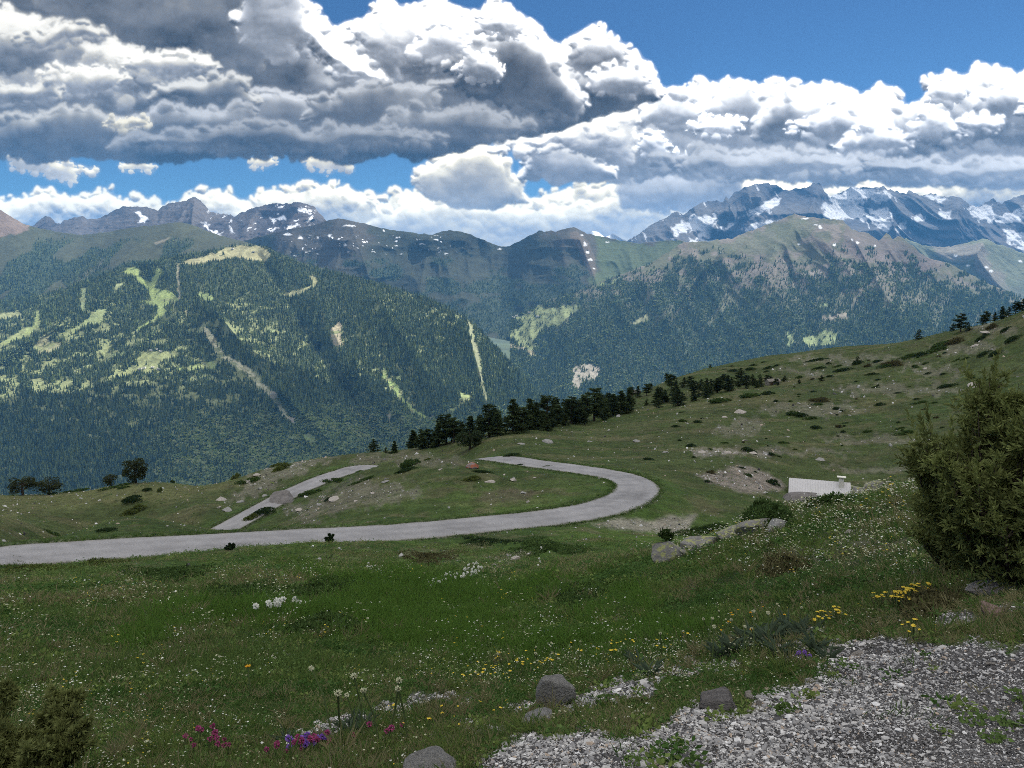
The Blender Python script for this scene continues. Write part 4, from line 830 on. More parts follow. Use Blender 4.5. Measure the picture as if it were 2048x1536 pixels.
def conifer(seed, kind):
    r = np.random.RandomState(seed); tr = []; crB = []; crD = []; crL = []
    tr.append(tube([(0, 0, -.06), (0.01*r.normal(), .01*r.normal(), .4), (0, 0, .97)], [.028, .018, .004], 7))
    nw = {'spruce': 17, 'pine': 12, 'young': 11}[kind]
    for i in range(nw):
        f = i/(nw-1); z = {'spruce': .08, 'pine': .22, 'young': .03}[kind]; z = z+(.97-z)*f
        wdt = {'spruce': .23*(1-f)**.8+.015, 'pine': .22*math.sin(min(1, (1-f)*1.25+.1)*1.9)**.8+.02, 'young': .32*(1-f)**.7+.02}[kind]
        nb = r.randint(4, 7) if kind != 'pine' else r.randint(3, 6)
        for j in range(nb):
            a = r.rand()*6.283; L_ = wdt*r.uniform(.55, 1.2); up = r.uniform(-.25, .2) if kind == 'spruce' else r.uniform(-.05, .5)
            d = np.array([math.cos(a), math.sin(a), up]); st = np.array([0, 0, z+r.normal(0, .012)])
            tr.append(tube([st, st+d*L_*.5, st+d*L_], [.006, .004, .0015], 4))
            m = int(10+60*L_*2)
            t = r.uniform(.2, 1.05, m)[:, None]; c = st+d*L_*t+r.normal(0, .012+.05*L_, (m, 3))*np.array([1, 1, .45])
            crB.append(np.repeat(c, 3, 0)); q = r.normal(0, 1, (m*3, 3))*np.array([1, 1, .55])+d*1.1+np.array([0, 0, .1]); crD.append(q); crL.append(np.full(m*3, .030+.03*r.rand()))
    B = np.vstack(crB); B = B+r.normal(0, .006, B.shape); V, F_ = blades(B, np.vstack(crD), np.concatenate(crL)*(1.25 if kind == 'pine' else 1.), .017, r, .15)
    tv, tf = join(tr)
    return mesh_from('trunk', tv, tf, True, [M_bark]), mesh_from('crown', V, F_, False, [M_needle[seed % 2]])
def roundtree(seed, m, flat=1.0, n=5200):
    r = np.random.RandomState(seed); tr = [tube([(0, 0, -.05), (.01, 0, .2), (0, .01, .5), (0, 0, .8)], [.04, .032, .02, .006], 8)]; C = []
    for i in range(26):
        a = r.rand()*6.283; z = r.uniform(.22, .86); rad = .36*math.sin(min(1, max(.12, (z-.1)/.86))*math.pi)**.55*r.uniform(.55, 1.)
        c = np.array([math.cos(a)*rad, math.sin(a)*rad, z]); C.append((c, r.uniform(.07, .15))); tr.append(tube([(0, 0, z*.6), (c+np.array([0, 0, z*.6]))/2, c], [.012, .008, .003], 4))
    k = r.randint(0, len(C), n); ctr = np.array([c for c, _ in C])[k]; rr = np.array([q for _, q in C])[k]
    d = unit(r.normal(0, 1, (n, 3))); B = ctr+d*(rr*r.uniform(.5, 1, n)**.5)[:, None]*np.array([1, 1, flat])
    V, F_ = blades(B, d+r.normal(0, .5, (n, 3)), .045, .024, r)
    tv, tf = join(tr); return mesh_from('trunk', tv, tf, True, [M_bark]), mesh_from('crown', V, F_, False, [m])
def shrub_mesh(seed, m, n=900, name='juniper_shrub'):
    """low spreading juniper: sprays rising from a flattened mound, unit half-width"""
    r = np.random.RandomState(seed); nl = 9; cx = r.uniform(-.72, .72, nl); cy = r.uniform(-.6, .6, nl); cz = r.uniform(.05, .4, nl)*(1-.6*np.hypot(cx, cy)); rr = r.uniform(.26, .5, nl)
    k = r.randint(0, nl, n); d = unit(r.normal(0, 1, (n, 3))); d[:, 2] = np.abs(d[:, 2])*.8
    B = np.stack([cx[k], cy[k], cz[k]], 1)+d*rr[k][:, None]*r.uniform(.55, 1, n)[:, None]*np.array([1, 1, .75]); B[:, 2] = np.maximum(B[:, 2]-.1, -.1)
    V, F_ = blades(B, d+np.array([0, 0, .5])+r.normal(0, .45, (n, 3)), r.uniform(.12, .24, n), .075, r)
    return mesh_from(name, V, F_, False, [m])
SHR = [shrub_mesh(60+i, M_jun[(0, 1, 0, 3, 2, 1)[i]], 800) for i in range(6)]
TREES = {'spruce': [conifer(30+i, 'spruce') for i in range(4)], 'pine': [conifer(40+i, 'pine') for i in range(4)], 'young': [conifer(50+i, 'young') for i in range(2)]}
def put_tree(kind, px, py, hpx, name, label, group, wide=1., pair=None):
    Q = hit(px, py); h = hpx*Q[1]/FPX/CP; s = h
    t = pair or TREES[kind][rng.randint(len(TREES[kind]))]
    e = link(name, None, label=label, cat='tree', group=group, loc=Q, rot=(0, 0, rng.rand()*6.28), scale=(s*wide, s*wide, s))
    link('trunk', t[0], e); link('crown', t[1], e); return e
# belt of pines
bot = np.array([(740,904),(864,897),(895,884),(965,874),(1020,870),(1090,862),(1168,852),(1247,838),(1297,822),(1340,806)], float)
top = np.array([(740,890),(830,862),(880,835),(940,818),(980,810),(1026,797),(1100,790),(1186,786),(1240,778),(1300,764),(1340,765)], float)
spec = [(748,905,31,'young'),(789,905,32,'spruce'),(772,905,14,'young'),(826,896,40,'spruce'),(842,897,50,'spruce'),(856,896,46,'pine'),(868,894,44,'spruce'),(878,893,64,'spruce'),(893,888,56,'pine'),(908,886,66,'pine'),(925,882,55,'spruce'),(941,880,68,'spruce'),(961,876,60,'spruce'),(978,874,62,'pine'),(995,872,66,'spruce'),(1026,866,74,'spruce'),(1044,864,52,'pine'),(1060,860,62,'spruce'),(1072,858,60,'spruce'),(1094,856,76,'pine'),(1112,852,56,'spruce'),(1143,848,72,'pine'),(1158,846,54,'spruce'),(1172,844,68,'pine'),(1188,842,62,'pine'),(1209,836,52,'spruce'),(1226,832,48,'spruce'),(1241,828,54,'spruce'),(1257,824,46,'spruce'),(1293,768,14,'young'),(1308,766,16,'spruce'),(1333,762,17,'pine'),(1420,736,11,'young')]
fill = []
for i in range(78):
    x = 812+rng.rand()*545; b = np.interp(x, bot[:, 0], bot[:, 1]); t = np.interp(x, top[:, 0], top[:, 1]); y = b-(b-t)*rng.rand()*.8+rng.uniform(-2, 5)
    fill.append((x, y, rng.uniform(34, 52)*(1-.45*(x-812)/520), rng.choice(['spruce', 'pine', 'spruce'])))
for i in range(34):
    x = rng.uniform(1262, 1570); fill.append((x, np.interp(x, [1262,1340,1400,1480,1570], [822,806,795,776,764])+rng.uniform(-8, 6), rng.uniform(14, 30)*np.interp(x, [1262, 1570], [1.05, .6]), rng.choice(['young', 'spruce', 'pine'])))
belt = sorted(spec+fill, key=lambda q: q[0])
for i, (x, y, h, kd) in enumerate(belt):
    sz = 'tall' if h > 60 else 'short' if h < 34 else 'middling'; sh = {'spruce': 'narrow pointed conifer', 'pine': 'open crowned pine', 'young': 'small young conifer'}[kd]
    put_tree(kd, x, y, h*rng.uniform(.72, 1.08), 'pine_tree' if kd == 'pine' else 'conifer_tree', f"{sz} {sh}, {ordinal(i+1)} from the left in the dark tree belt", 'dark conifers in the belt above the hairpin', wide=1.5 if kd != 'pine' else 1.6)
slope_trees = [(1350,800,40,'spruce'),(1388,792,30,'pine'),(1412,790,34,'spruce'),(1435,786,30,'pine'),(1455,782,32,'spruce'),(1492,776,26,'pine'),(1505,772,20,'young'),(1355,812,34,'young'),(1342,779,30,'pine'),(1368,774,20,'young'),(1381,777,24,'pine'),(1402,780,22,'young'),(1421,784,26,'young'),(1446,772,24,'pine'),(1462,772,18,'young'),(1481,770,34,'young'),(1519,768,20,'young'),(1598,768,10,'young'),(1643,762,12,'young'),(1838,679,20,'young'),(1715,728,16,'young')]
for i, (x, y, h, kd) in enumerate(slope_trees):
    put_tree(kd, x, y, h, 'conifer_tree', f"lone stubby conifer on the open right slope, {ordinal(i+1)} from the left", 'stubby conifers on the right slope', wide=1.5)
sky_trees = [(1906,662,16,'young'),(1921,664,36,'pine'),(1935,662,18,'young'),(1965,646,18,'young'),(1972,646,24,'pine'),(1990,636,18,'spruce'),(2004,632,26,'spruce'),(2018,626,20,'young'),(2032,620,24,'pine'),(2046,616,24,'young'),(2060,610,26,'pine')]
for i, (x, y, h, kd) in enumerate(sky_trees):
    put_tree(kd, x, y, h, 'conifer_tree', f"black conifer on the skyline at the right edge, {ordinal(i+1)} from the left", 'conifers on the right skyline', wide=1.5)
M_round = mat('broad_leaves', (.040,.052,.020), .85, noise=[(3,.35,3)], trans=.2)
rt = roundtree(70, M_round); put_tree('', 272, 966, 52, 'round_tree', 'lone round crowned tree on the crest of the left meadow', None, 1.25, rt)
rt2 = roundtree(71, M_round, n=3600)
for x, y, h, w, lb in ((97,980,36,1.9,'broad dark bush tree at far left, right one of the pair'),(45,984,40,1.7,'bushy small tree nearest the left edge of the photo'),(222,968,26,1.6,'squat pointed bush tree just left of the lone round tree')):
    put_tree('', x, y, h, 'bush_tree', lb, 'bush trees on the left crest', w, rt2)
# shrubs and juniper mats
def put_shrub(px, py, w, h, name, label, group, me=None, hz=None):
    Q = hit(px, py); k = Q[1]/FPX; e = me or SHR[rng.randint(len(SHR))]
    dx = ground(Q[0:1]+1, Q[1:2])[0]-ground(Q[0:1]-1, Q[1:2])[0]; dy = ground(Q[0:1], Q[1:2]+1)[0]-ground(Q[0:1], Q[1:2]-1)[0]
    W = w*k*.62; dep = min(W*.8, max(.35*W, h*k*1.6)); ht = hz if hz else max(.5, min(h*k*1.6, 2.6))
    return link(name, e, label=label, cat='shrub', group=group, loc=Q, rot=(math.atan(dy/2), -math.atan(dx/2), 0), scale=(W, dep, ht))
z8 = lambda L_: [(1250+x/2.566, 560+y/2.566, w/2.566, h/2.566) for x, y, w, h in L_]
right_mats = z8([(500,625,120,30),(650,600,110,40),(735,590,60,25),(778,625,30,14),(852,624,24,10),(1010,622,110,24),(980,642,60,14),(1090,664,45,20),(1310,644,46,20),(1510,632,70,14),(1500,613,40,8),(1400,582,30,8),(1665,546,110,22),(1775,507,36,16),(1820,514,36,14),(1930,548,50,18),(870,690,80,26),(910,700,70,26),(950,716,60,24),(985,764,60,26),(1100,758,36,18),(1120,784,24,16),(1250,780,56,16),(1410,764,50,12),(1435,790,80,26),(1600,708,30,10),(820,838,60,14),(340,856,46,20),(440,872,24,10),(640,880,80,26),(755,900,46,18),(790,908,24,8),(125,924,60,18),(355,912,24,12),(300,728,46,20),(378,733,50,18),(260,756,40,14),(1270,487,60,14),(1300,514,30,10),(1545,430,40,12),(1490,442,36,10),(1636,484,36,10),(1555,482,30,10),(1745,407,36,12),(1700,414,36,10),(1850,380,80,18),(1910,376,80,20),(1190,522,24,8),(1055,497,40,14),(965,510,24,10),(893,505,28,20),(1045,432,24,14),(1130,465,110,20),(1200,430,60,36),(1330,450,60,24),(1380,436,110,36),(1640,330,130,50),(1700,320,100,44),(1590,366,100,30),(1890,246,60,30),(1960,256,60,20),(1840,298,80,20),(2000,304,90,24),(630,1006,36,22),(445,992,50,20),(430,1038,46,14),(600,968,40,8),(670,988,20,10),(760,1052,60,36),(435,436,40,24),(990,414,110,14),(700,404,100,16),(600,404,80,14),(820,514,34,14),(870,552,14,8),(1450,400,80,24),(1520,388,60,20),(1300,420,50,16),(1250,445,40,16),(1000,455,60,14),(1090,445,40,12),(560,470,50,16),(650,460,60,16),(740,455,50,14),(480,450,40,14)])
right_mats += [(rng.uniform(1340, 2040), rng.uniform(700, 900), rng.uniform(5, 14), rng.uniform(2, 5)) for _ in range(60)]
right_mats = [m for m in right_mats if m[1] > np.interp(m[0], [1300,1500,1700,1900,2048], [782,722,697,668,640])]
right_mats.sort(key=lambda q: q[0])
for i, (x, y, w, h) in enumerate(right_mats):
    put_shrub(x, y, w, h, 'juniper_shrub', f"{'wide' if w > 30 else 'tiny' if w < 10 else 'small'} low dark juniper on the right slope, {ordinal(i+1)} from the left", 'junipers dotted over the right slope', SHR[(0, 0, 1, 2, 3, 5)[rng.randint(6)]])
z6 = lambda L_: [(x/2.56, 850+y/2.56, w/2.56, h/2.56) for x, y, w, h in L_]
z7 = lambda L_: [(700+x/2.56, 750+y/2.56, w/2.56, h/2.56) for x, y, w, h in L_]
knoll = z6([(1290,215,140,40),(1270,292,100,30),(1215,270,60,34),(1450,225,110,46),(1420,190,80,20),(690,392,100,44),(700,440,140,50),(275,560,80,20),(560,545,110,30),(820,345,30,34),(760,338,50,24),(385,340,110,20),(275,354,50,12),(560,328,90,16),(640,322,60,16),(1700,290,90,26),(1600,350,120,28),(1290,480,90,36),(1370,452,110,40),(1690,385,50,22),(885,288,24,22),(410,308,36,18),(635,310,44,20)])+z7([(320,462,100,50),(300,490,120,20),(400,434,50,12),(630,536,130,26),(690,500,110,18),(225,400,50,16),(60,545,110,18),(840,415,90,22),(800,420,50,14),(1020,470,60,10),(880,462,50,8)])
knoll.sort(key=lambda q: q[0])
for i, (x, y, w, h) in enumerate(knoll):
    put_shrub(x, y, w, h, 'juniper_shrub', f"{'wide' if w > 40 else 'small'} juniper cushion on the knoll and left meadow, {ordinal(i+1)} from the left", 'junipers on the knoll and left meadow', SHR[(4, 1, 0, 4, 5, 0)[rng.randint(6)]])
bigs = roundtree(72, M_needle[0], n=4200); put_tree('', 940, 898, 44, 'bush_tree', 'big rounded dark bush where the road leaves the bend', None, 1.6, bigs)
# thick juniper mats in the foreground, built where they grow
MATS = []
def mat_patch(px, py, w, h, n, ht, m, label, seed, bl=.10, shape=.8):
    if ht < 1.1: MATS.append((px, py, w/2, h/2))
    r = np.random.RandomState(seed); a = r.rand(n*2)*6.283; q = np.sqrt(r.rand(n*2)); lump = .75+.35*np.sin(a*3+seed)+.12*np.sin(a*7+seed*2)
    X = px+np.cos(a)*q*w/2*lump; Y_ = py+np.sin(a)*q*h/2*lump; Q = hits(X, Y_); k = ~np.isnan(Q[:, 0]); Q = Q[k]; q = q[k]
    c = np.median(Q, 0); k = np.abs(Q[:, 1]-c[1]) < c[1]*.45; Q = Q[k][:n]; q = q[k][:n]; c[2] = float(ground(c[0:1], c[1:2])[0])
    hump = ht*np.clip(1-q**3, .12, 1)*(.75+.5*fbm(Q[:, 0]*1.1/ max(.3, ht), Q[:, 1]*1.1/max(.3, ht), 900+seed, 3))
    B = Q-c; B[:, 2] += hump*r.uniform(.35, 1, len(Q))
    K = 4; B = np.repeat(B, K, 0)+r.normal(0, bl*.35, (len(B)*K, 3)); V, F_ = blades(B, np.array([0, 0, .8])+r.normal(0, .9, B.shape), r.uniform(.5, 1.2, len(B))*bl, bl*.36, r)
    return link('juniper_mat', mesh_from('juniper_mat', V, F_, False, [m]), label=label, cat='shrub', group='juniper mats in the foreground', loc=c-np.array([0, 0, .03]))
mat_patch(60,1124,190,26,1500,.30,M_jun[2],'olive juniper mat along the road verge at the left edge',1,.12)
mat_patch(200,1116,120,14,900,.25,M_jun[2],'narrow olive juniper strip hugging the near road edge',2,.12)
mat_patch(332,1146,220,56,3200,.35,M_jun[1],'broad brownish green juniper mound below the road on the left',3,.13)
mat_patch(490,1192,160,66,3200,.35,M_jun[1],'bright green juniper mound beside the small pale stone',4,.11)
mat_patch(650,1180,210,44,3200,.28,M_jun[1],'dark juniper mat right of the bright green mound',5,.11)
mat_patch(660,1262,230,46,3400,.25,M_jun[1],'brownish juniper mat below the two cottongrass drifts',6,.09)
mat_patch(1090,1100,190,44,2600,.35,M_jun[1],'dark green juniper mat in the centre below the hairpin',7,.12)
mat_patch(975,1088,150,22,1200,.25,M_jun[0],'flat juniper mat just under the near road edge',8,.13)
mat_patch(856,1116,150,34,1800,.28,M_jun[3],'reddish brown juniper mat above the tall cottongrass drift',9,.12)
mat_patch(1145,1190,210,70,3200,.22,M_jun[1],'faint dark juniper mat in the lush grass at centre',10,.09)
mat_patch(1512,1050,200,34,5200,.85,M_jun[1],'bright olive juniper thicket left of the cabin roof',11,.13)
mat_patch(1425,1072,150,24,3200,.5,M_jun[1],'juniper thicket above the long lichened outcrop',12,.12)
mat_patch(1650,1016,160,10,1100,.36,M_jun[1],'juniper sprigs poking up in front of the cabin roof',13,.13)
mat_patch(1560,1130,120,60,1500,.18,M_jun[3],'thin brown heathy mat on the flowery bank',14,.07)
mat_patch(1850,1215,150,60,2600,.22,M_jun[3],'dark low heath under the big juniper bush',15,.05)
# the two bushes by the camera
def big_bush(name, label, px, py, height, width, nstem, seed, m, bl, loc=None, lean=(0, 0), dens=1.):
    r = np.random.RandomState(seed); c = hit(px, py) if loc is None else np.array(loc); tr = []; B = []; D = []
    for i in range(nstem):
        a = r.rand()*6.283; q = math.sqrt(r.rand()); out = np.array([math.cos(a)*q*width*.5, math.sin(a)*q*width*.5, 0]); top_ = height*(1-.42*q*q)*r.choice([r.uniform(.55, .95), r.uniform(.85, 1.12)])
        p0 = out*.12; p3 = out+np.array([lean[0]*top_, lean[1]*top_, top_]); p1 = p0+out*.35+np.array([0, 0, top_*.22]); p2 = p0+out*.85+np.array([0, 0, top_*.6])
        t = np.linspace(0, 1, 9)[:, None]; S = (1-t)**3*p0+3*t*(1-t)**2*p1+3*t*t*(1-t)*p2+t**3*p3; tr.append(tube(S, np.linspace(.022, .0015, 9)*height/2, 5))
        for j in range(21):
            f = r.rand()**.85*.95+.05; s0 = S[int(f*8)]; aa = r.rand()*6.283; L_ = height*.20*(1.25-f*.75)*r.uniform(.6, 1.3); d = unit(np.array([math.cos(aa)*.9, math.sin(aa)*.9, r.uniform(.25, 1.3)])); e = s0+d*L_
            tr.append(tube([s0, (s0+e)/2+np.array([0, 0, .01]), e], [.006*height/2, .004*height/2, .001], 3))
            for g in range(7):
                u0 = s0+(e-s0)*r.uniform(.25, 1.0); dd = unit(d+r.normal(0, .6, 3)+np.array([0, 0, .35])); l2 = L_*r.uniform(.25, .55)
                m_ = int(15*dens); tt = r.rand(m_)[:, None]; B.append(u0+dd*l2*tt); D.append(dd*.9+r.normal(0, .75, (m_, 3)))
        l_ = height*r.uniform(.06, .27)*(height > .9); d = unit(out/(width+.01)+np.array([0, 0, .9])+r.normal(0, .25, 3)); s0 = S[-2]
        for g in range(int(110*dens)):
            t1 = r.rand(); B.append((s0+d*l_*(t1*1.3-.2)+r.normal(0, .012, 3)*(1.2-t1))[None]); D.append((d*1.3+r.normal(0, .55, 3))[None])
    B = np.vstack(B); D = np.vstack(D); B[:, 2] = np.maximum(B[:, 2], .02); V, F_ = blades(B, D, r.uniform(.6, 1.3, len(B))*bl, bl*.30, r)
    e = link(name, None, label=label, cat='bush', loc=c); tv, tf = join(tr); link('branches', mesh_from('branches', tv, tf, True, [M_bark]), e); link('foliage', mesh_from('foliage', V, F_, False, [m]), e); return e
big_bush('juniper_bush', 'large shaggy olive juniper bush filling the right edge', 2030, 1176, 1.90, 1.6, 60, 5, M_jun_bush, .060, loc=None, dens=.8)
big_bush('juniper_bush', 'lower flank bush leaning left from the large juniper', 1925, 1150, 1.15, 1.35, 26, 8, M_jun_bush, .045)
M_left = mat('yellowish_sprays', (.15,.17,.055), .8, noise=[(4,.3,3)], trans=.3)
big_bush('low_bush', 'yellowish green bush in the bottom left corner', -10, 1590, .50, .9, 34, 9, M_left, .030)
big_bush('small_juniper', 'small dark spiky juniper beside the gravel pull-off', 1335, 1082, 1.0, 1.5, 16, 10, M_jun[1], .10, dens=.7)
for i, (x, y, h, lb) in enumerate(((661,1086,.75,'tiny upright conifer seedling at the near road edge'),(461,1100,.45,'small dark tuft bush at the near road edge'))):
    big_bush('small_juniper', lb, x, y, h, .8, 8, 20+i, M_jun[0], .10, dens=.7)
# ------------------------------------------------------------------ rocks
def rock_mesh(seed, m, cuts=13, sub=4, name='rock', flat=1., rough=.10):
    import bmesh
    bm = bmesh.new(); bmesh.ops.create_icosphere(bm, subdivisions=sub, radius=1); V = np.array([v.co[:] for v in bm.verts]); F_ = np.array([[v.index for v in f.verts] for f in bm.faces]); bm.free()
    r = np.random.RandomState(seed)
    for _ in range(cuts):
        n = unit(r.normal(0, 1, 3)); d = r.uniform(.36, .78); q = V@n-d; V = V-np.maximum(q, 0)[:, None]*n*.92
    V = V*(1+rough*fbm(V[:, 0]*1.7+seed, V[:, 1]*1.7+V[:, 2]*1.3, 950+seed, 4))[:, None]; V[:, 2] *= flat
    if name == 'stone_slab': V[:, 2] = np.where(V[:, 2] > .35, .35+(V[:, 2]-.35)*.12+.12*V[:, 0], V[:, 2])
    return mesh_from(name, V, F_, False, [m])
M_stone = mat('stone_grey', (.25,.245,.235), .9, noise=[(3,.3,6),(14,.25,4)], bump=[(9,.05,6)])
M_stone_d = mat('stone_dark', (.15,.14,.135), .9, noise=[(3,.3,6),(14,.25,4)], bump=[(9,.04,6)])
M_stone_p = mat('stone_pale', (.34,.31,.28), .9, noise=[(4,.25,6)], bump=[(12,.03,6)])
M_stone_r = mat('stone_reddish', (.24,.17,.15), .9, noise=[(4,.25,6)], bump=[(12,.03,6)])
def lichen_mat(name, base, lich, th, sc=5.):
    m = mat(name, base, .92, noise=[(3, .3, 6)], bump=[(7, .06, 6)]); nt = m.node_tree; N = nt.nodes; L = nt.links; b = N['Principled BSDF']; src = b.inputs['Base Color'].links[0].from_socket
    n = N.new('ShaderNodeTexNoise'); n.inputs['Scale'].default_value = sc; n.inputs['Detail'].default_value = 6; tc = N.new('ShaderNodeTexCoord'); L.new(tc.outputs['Object'], n.inputs[0])
    g = N.new('ShaderNodeMapRange'); g.inputs[1].default_value = th-.03; g.inputs[2].default_value = th+.03; L.new(n.outputs[0], g.inputs[0])
    x = N.new('ShaderNodeMix'); x.data_type = 'RGBA'; L.new(g.outputs[0], x.inputs[0]); L.new(src, x.inputs[6]); x.inputs[7].default_value = (*lich, 1); L.new(x.outputs[2], b.inputs['Base Color']); return m
M_lichen = lichen_mat('stone_lichen', (.17,.165,.155), (.25,.26,.12), .53); M_orange = lichen_mat('stone_orange_lichen', (.20,.17,.17), (.34,.12,.07), .52, 1.6)
RM = {}
def put_rock(px, py, w, h, m, name, label, group=None, seed=1, sink=.3, dep=.8, rz=0., tilt=0., cuts=13):
    Q = hit(px, py+h*.35); k = Q[1]/FPX; key = (seed, m.name, cuts)
    if key not in RM: RM[key] = rock_mesh(seed, m, cuts, name=name)
    sx, sz = w*k*.62, h*k*.72
    return link(name, RM[key], label=label, cat='rock', group=group, loc=(Q[0], Q[1]+sx*dep*.3, Q[2]+sz*(1-2*sink)*.5), rot=(0, tilt, rz), scale=(sx, sx*dep, sz))
put_rock(942,931,34,18,M_orange,'boulder','grey boulder with orange top on the grassy knoll',seed=3,sink=.2)
put_rock(566,994,58,24,M_stone_d,'boulder','dark cracked boulder at the edge of the lower road',seed=4,sink=.2)
put_rock(1118,1388,80,78,M_stone,'boulder','upright grey boulder with pale tip in the flowery gravel',seed=5,sink=.15,dep=.7)
put_rock(1435,1402,104,46,M_stone_d,'stone_slab','dark grey flat topped slab stone at the gravel edge',seed=6,sink=.15,dep=.7,cuts=10,tilt=-.08)
put_rock(1500,1391,26,20,M_stone_p,'stone','small pinkish white stone just right of the grey slab',seed=7)
put_rock(1519,1408,17,14,M_stone_p,'stone','white pebble below the pinkish stone beside the slab',seed=8)
put_rock(868,1538,120,50,M_stone,'boulder','rounded grey boulder cut off by the bottom edge',seed=9,sink=.2)
put_rock(800,1524,48,24,M_stone_r,'stone','pinkish stone left of the rounded boulder at the bottom',seed=10)
put_rock(1072,1442,96,26,M_stone,'stone_slab','flat half buried slab below the upright boulder',seed=11,sink=.35)
put_rock(2015,1176,140,44,M_stone_p,'stone_slab','long pale slab under the large juniper at right edge',seed=12,sink=.3,tilt=-.15)
put_rock(1990,1218,72,40,M_stone_r,'boulder','brown red boulder below the pale slab at right',seed=13)
put_rock(484,1215,22,15,M_stone_p,'stone','pale stone on the bright green juniper mound',seed=14)
put_rock(534,1193,11,8,M_stone,'stone','small grey stone above the left cottongrass drift',seed=15)
put_rock(344,1291,16,8,M_stone_p,'stone','pale stone lying in the grass at lower left',seed=16)
put_rock(584,1312,34,8,M_stone,'stone','flat grey stone in grass right of the lower left stone',seed=17)
out = [(1342,1106,84,34,M_lichen,'blunt dark left end of the long lichened outcrop'),(1402,1086,90,24,M_lichen,'second block of the lichened outcrop from the left'),(1462,1068,84,18,M_lichen,'middle block of the lichened outcrop'),(1520,1056,72,20,M_lichen,'fourth block of the lichened outcrop from the left'),(1566,1050,60,18,M_stone,'last grey block at the right end of the lichened outcrop'),
 (1602,1004,84,16,M_stone_d,'dark grey rock right below the cabin roof'),(1668,996,96,20,M_lichen,'yellow lichened rock below the cabin chimney'),(1716,986,84,24,M_lichen,'long yellow lichened rock right of the cabin'),(1750,982,46,24,M_lichen,'knobbly lichened rock farthest right of the cabin')]
for i, (x, y, w, h, m, lb) in enumerate(out): MATS.append((x, y-4, w*.55, h*.8)); put_rock(x, y-3, w*1.1, h*1.5, m, 'outcrop_rock', lb, 'rocks of the lichened outcrops', seed=20+i, sink=.35, dep=.7, tilt=-.12)
more = [(441,994,30,14,M_stone_p),(455,1016,30,14,M_stone),(512,947,22,10,M_stone_p),(437,1014,12,6,M_stone_p),(480,1002,18,7,M_stone),(520,975,16,6,M_stone),(497,962,20,7,M_stone_p),(530,990,14,6,M_stone),(600,1018,20,6,M_stone_p),(672,996,32,9,M_stone_p),(640,1008,16,5,M_stone),(745,985,14,5,M_stone_p),(770,962,20,6,M_stone),(712,1001,10,4,M_stone_p),(1096,881,26,10,M_stone),(1477,820,30,14,M_stone_p),(1450,833,13,6,M_stone_p),(1274,881,18,6,M_stone),(979,961,24,7,M_stone_p),(1026,959,18,7,M_stone_p),(1008,948,10,4,M_stone_p),(1068,955,10,3,M_stone_p),(1055,1002,8,5,M_stone_p),(1048,984,18,7,M_stone),(1044,887,20,4,M_stone),(1403,902,24,8,M_stone_p),(1453,903,20,7,M_stone_p),(1470,905,18,7,M_stone_p),(1507,905,22,7,M_stone_p),(1530,907,16,5,M_stone),(1640,918,24,5,M_stone),(1951,768,30,12,M_stone_p),(1975,663,26,7,M_stone_p),(880,938,12,4,M_stone_p),(1180,882,14,4,M_stone),(1330,903,16,5,M_stone),(1850,735,14,5,M_stone_p),(1950,690,20,6,M_stone_p),(1575,872,14,4,M_stone),(1490,880,12,4,M_stone_p),(1700,830,10,3,M_stone),(650,1075,8,4,M_stone),(765,1139,12,6,M_stone_p),(1030,1115,26,10,M_stone_p),(1005,1122,18,8,M_stone_p),(990,1130,16,6,M_stone),(1370,1192,12,6,M_stone_p),(1180,1268,14,7,M_stone_p),(1620,1100,30,8,M_stone_p),(1700,1060,34,9,M_stone_p),(1640,1075,22,7,M_stone),(1760,1040,30,8,M_stone_p),(1575,1070,24,7,M_stone_p),(1820,1055,24,8,M_stone_p),(1690,1022,26,7,M_stone_p),(1560,1300,30,8,M_stone),(1395,1345,18,10,M_stone_p),(1220,1395,22,14,M_stone),(700,1445,28,16,M_stone_p),(660,1462,24,14,M_stone),(1650,1300,36,12,M_stone_p),(1715,1305,30,12,M_stone_p),(1985,1325,26,8,M_stone_p)]
rk = [rock_mesh(100+i, (M_stone, M_stone_p)[i % 2], 12, sub=3, name='rock') for i in range(8)]
more.sort(key=lambda q: q[0])
for i, (x, y, w, h, m) in enumerate(more):
    where = 'on the right slope' if x > 1085 and y < 925 else 'in the foreground grass' if y > 1030 else 'on the knoll and rocky bank'
    Q = hit(x, y+h*.4); k = Q[1]/FPX
    link('rock', rk[(i*2+(m is M_stone_p)) % 8], label=f"{'pale' if m is M_stone_p else 'grey'} rock {where}, {ordinal(i+1)} rock from the left", cat='rock', group='scattered rocks', loc=(Q[0], Q[1], Q[2]+h*k*.12), rot=(0, rng.uniform(-.2, .1), rng.rand()*6.28), scale=(w*k*.55, w*k*.5, h*k*.62))
# ------------------------------------------------------------------ buildings
M_roof = mat('metal_roof', (.50,.49,.50), .5, spec=.5, noise=[(.8,.08,4)]); M_wallw = mat('plaster_wall', (.42,.40,.36), .9, noise=[(2,.15,4)]); M_chim = mat('whitewashed_chimney', (.66,.64,.58), .9, noise=[(4,.08,3)])
M_wood = mat('dark_wood', (.09,.06,.04), .8, noise=[(4,.3,4)]); M_stonew = mat('stone_wall', (.20,.185,.165), .95, noise=[(3,.45,5)], bump=[(5,.08,4)]); M_glass = mat('window_glass', (.03,.035,.04), .1, spec=.6); M_slate = mat('slate_roof', (.13,.12,.115), .8, noise=[(2,.25,4)])
def box(x0, x1, y0, y1, z0_, z1_):
    V = np.array([(x, y, z) for z in (z0_, z1_) for x, y in ((x0, y0), (x1, y0), (x1, y1), (x0, y1))], float)
    return V, np.array([(3,2,1,0),(4,5,6,7),(0,1,5,4),(1,2,6,5),(2,3,7,6),(3,0,4,7)])
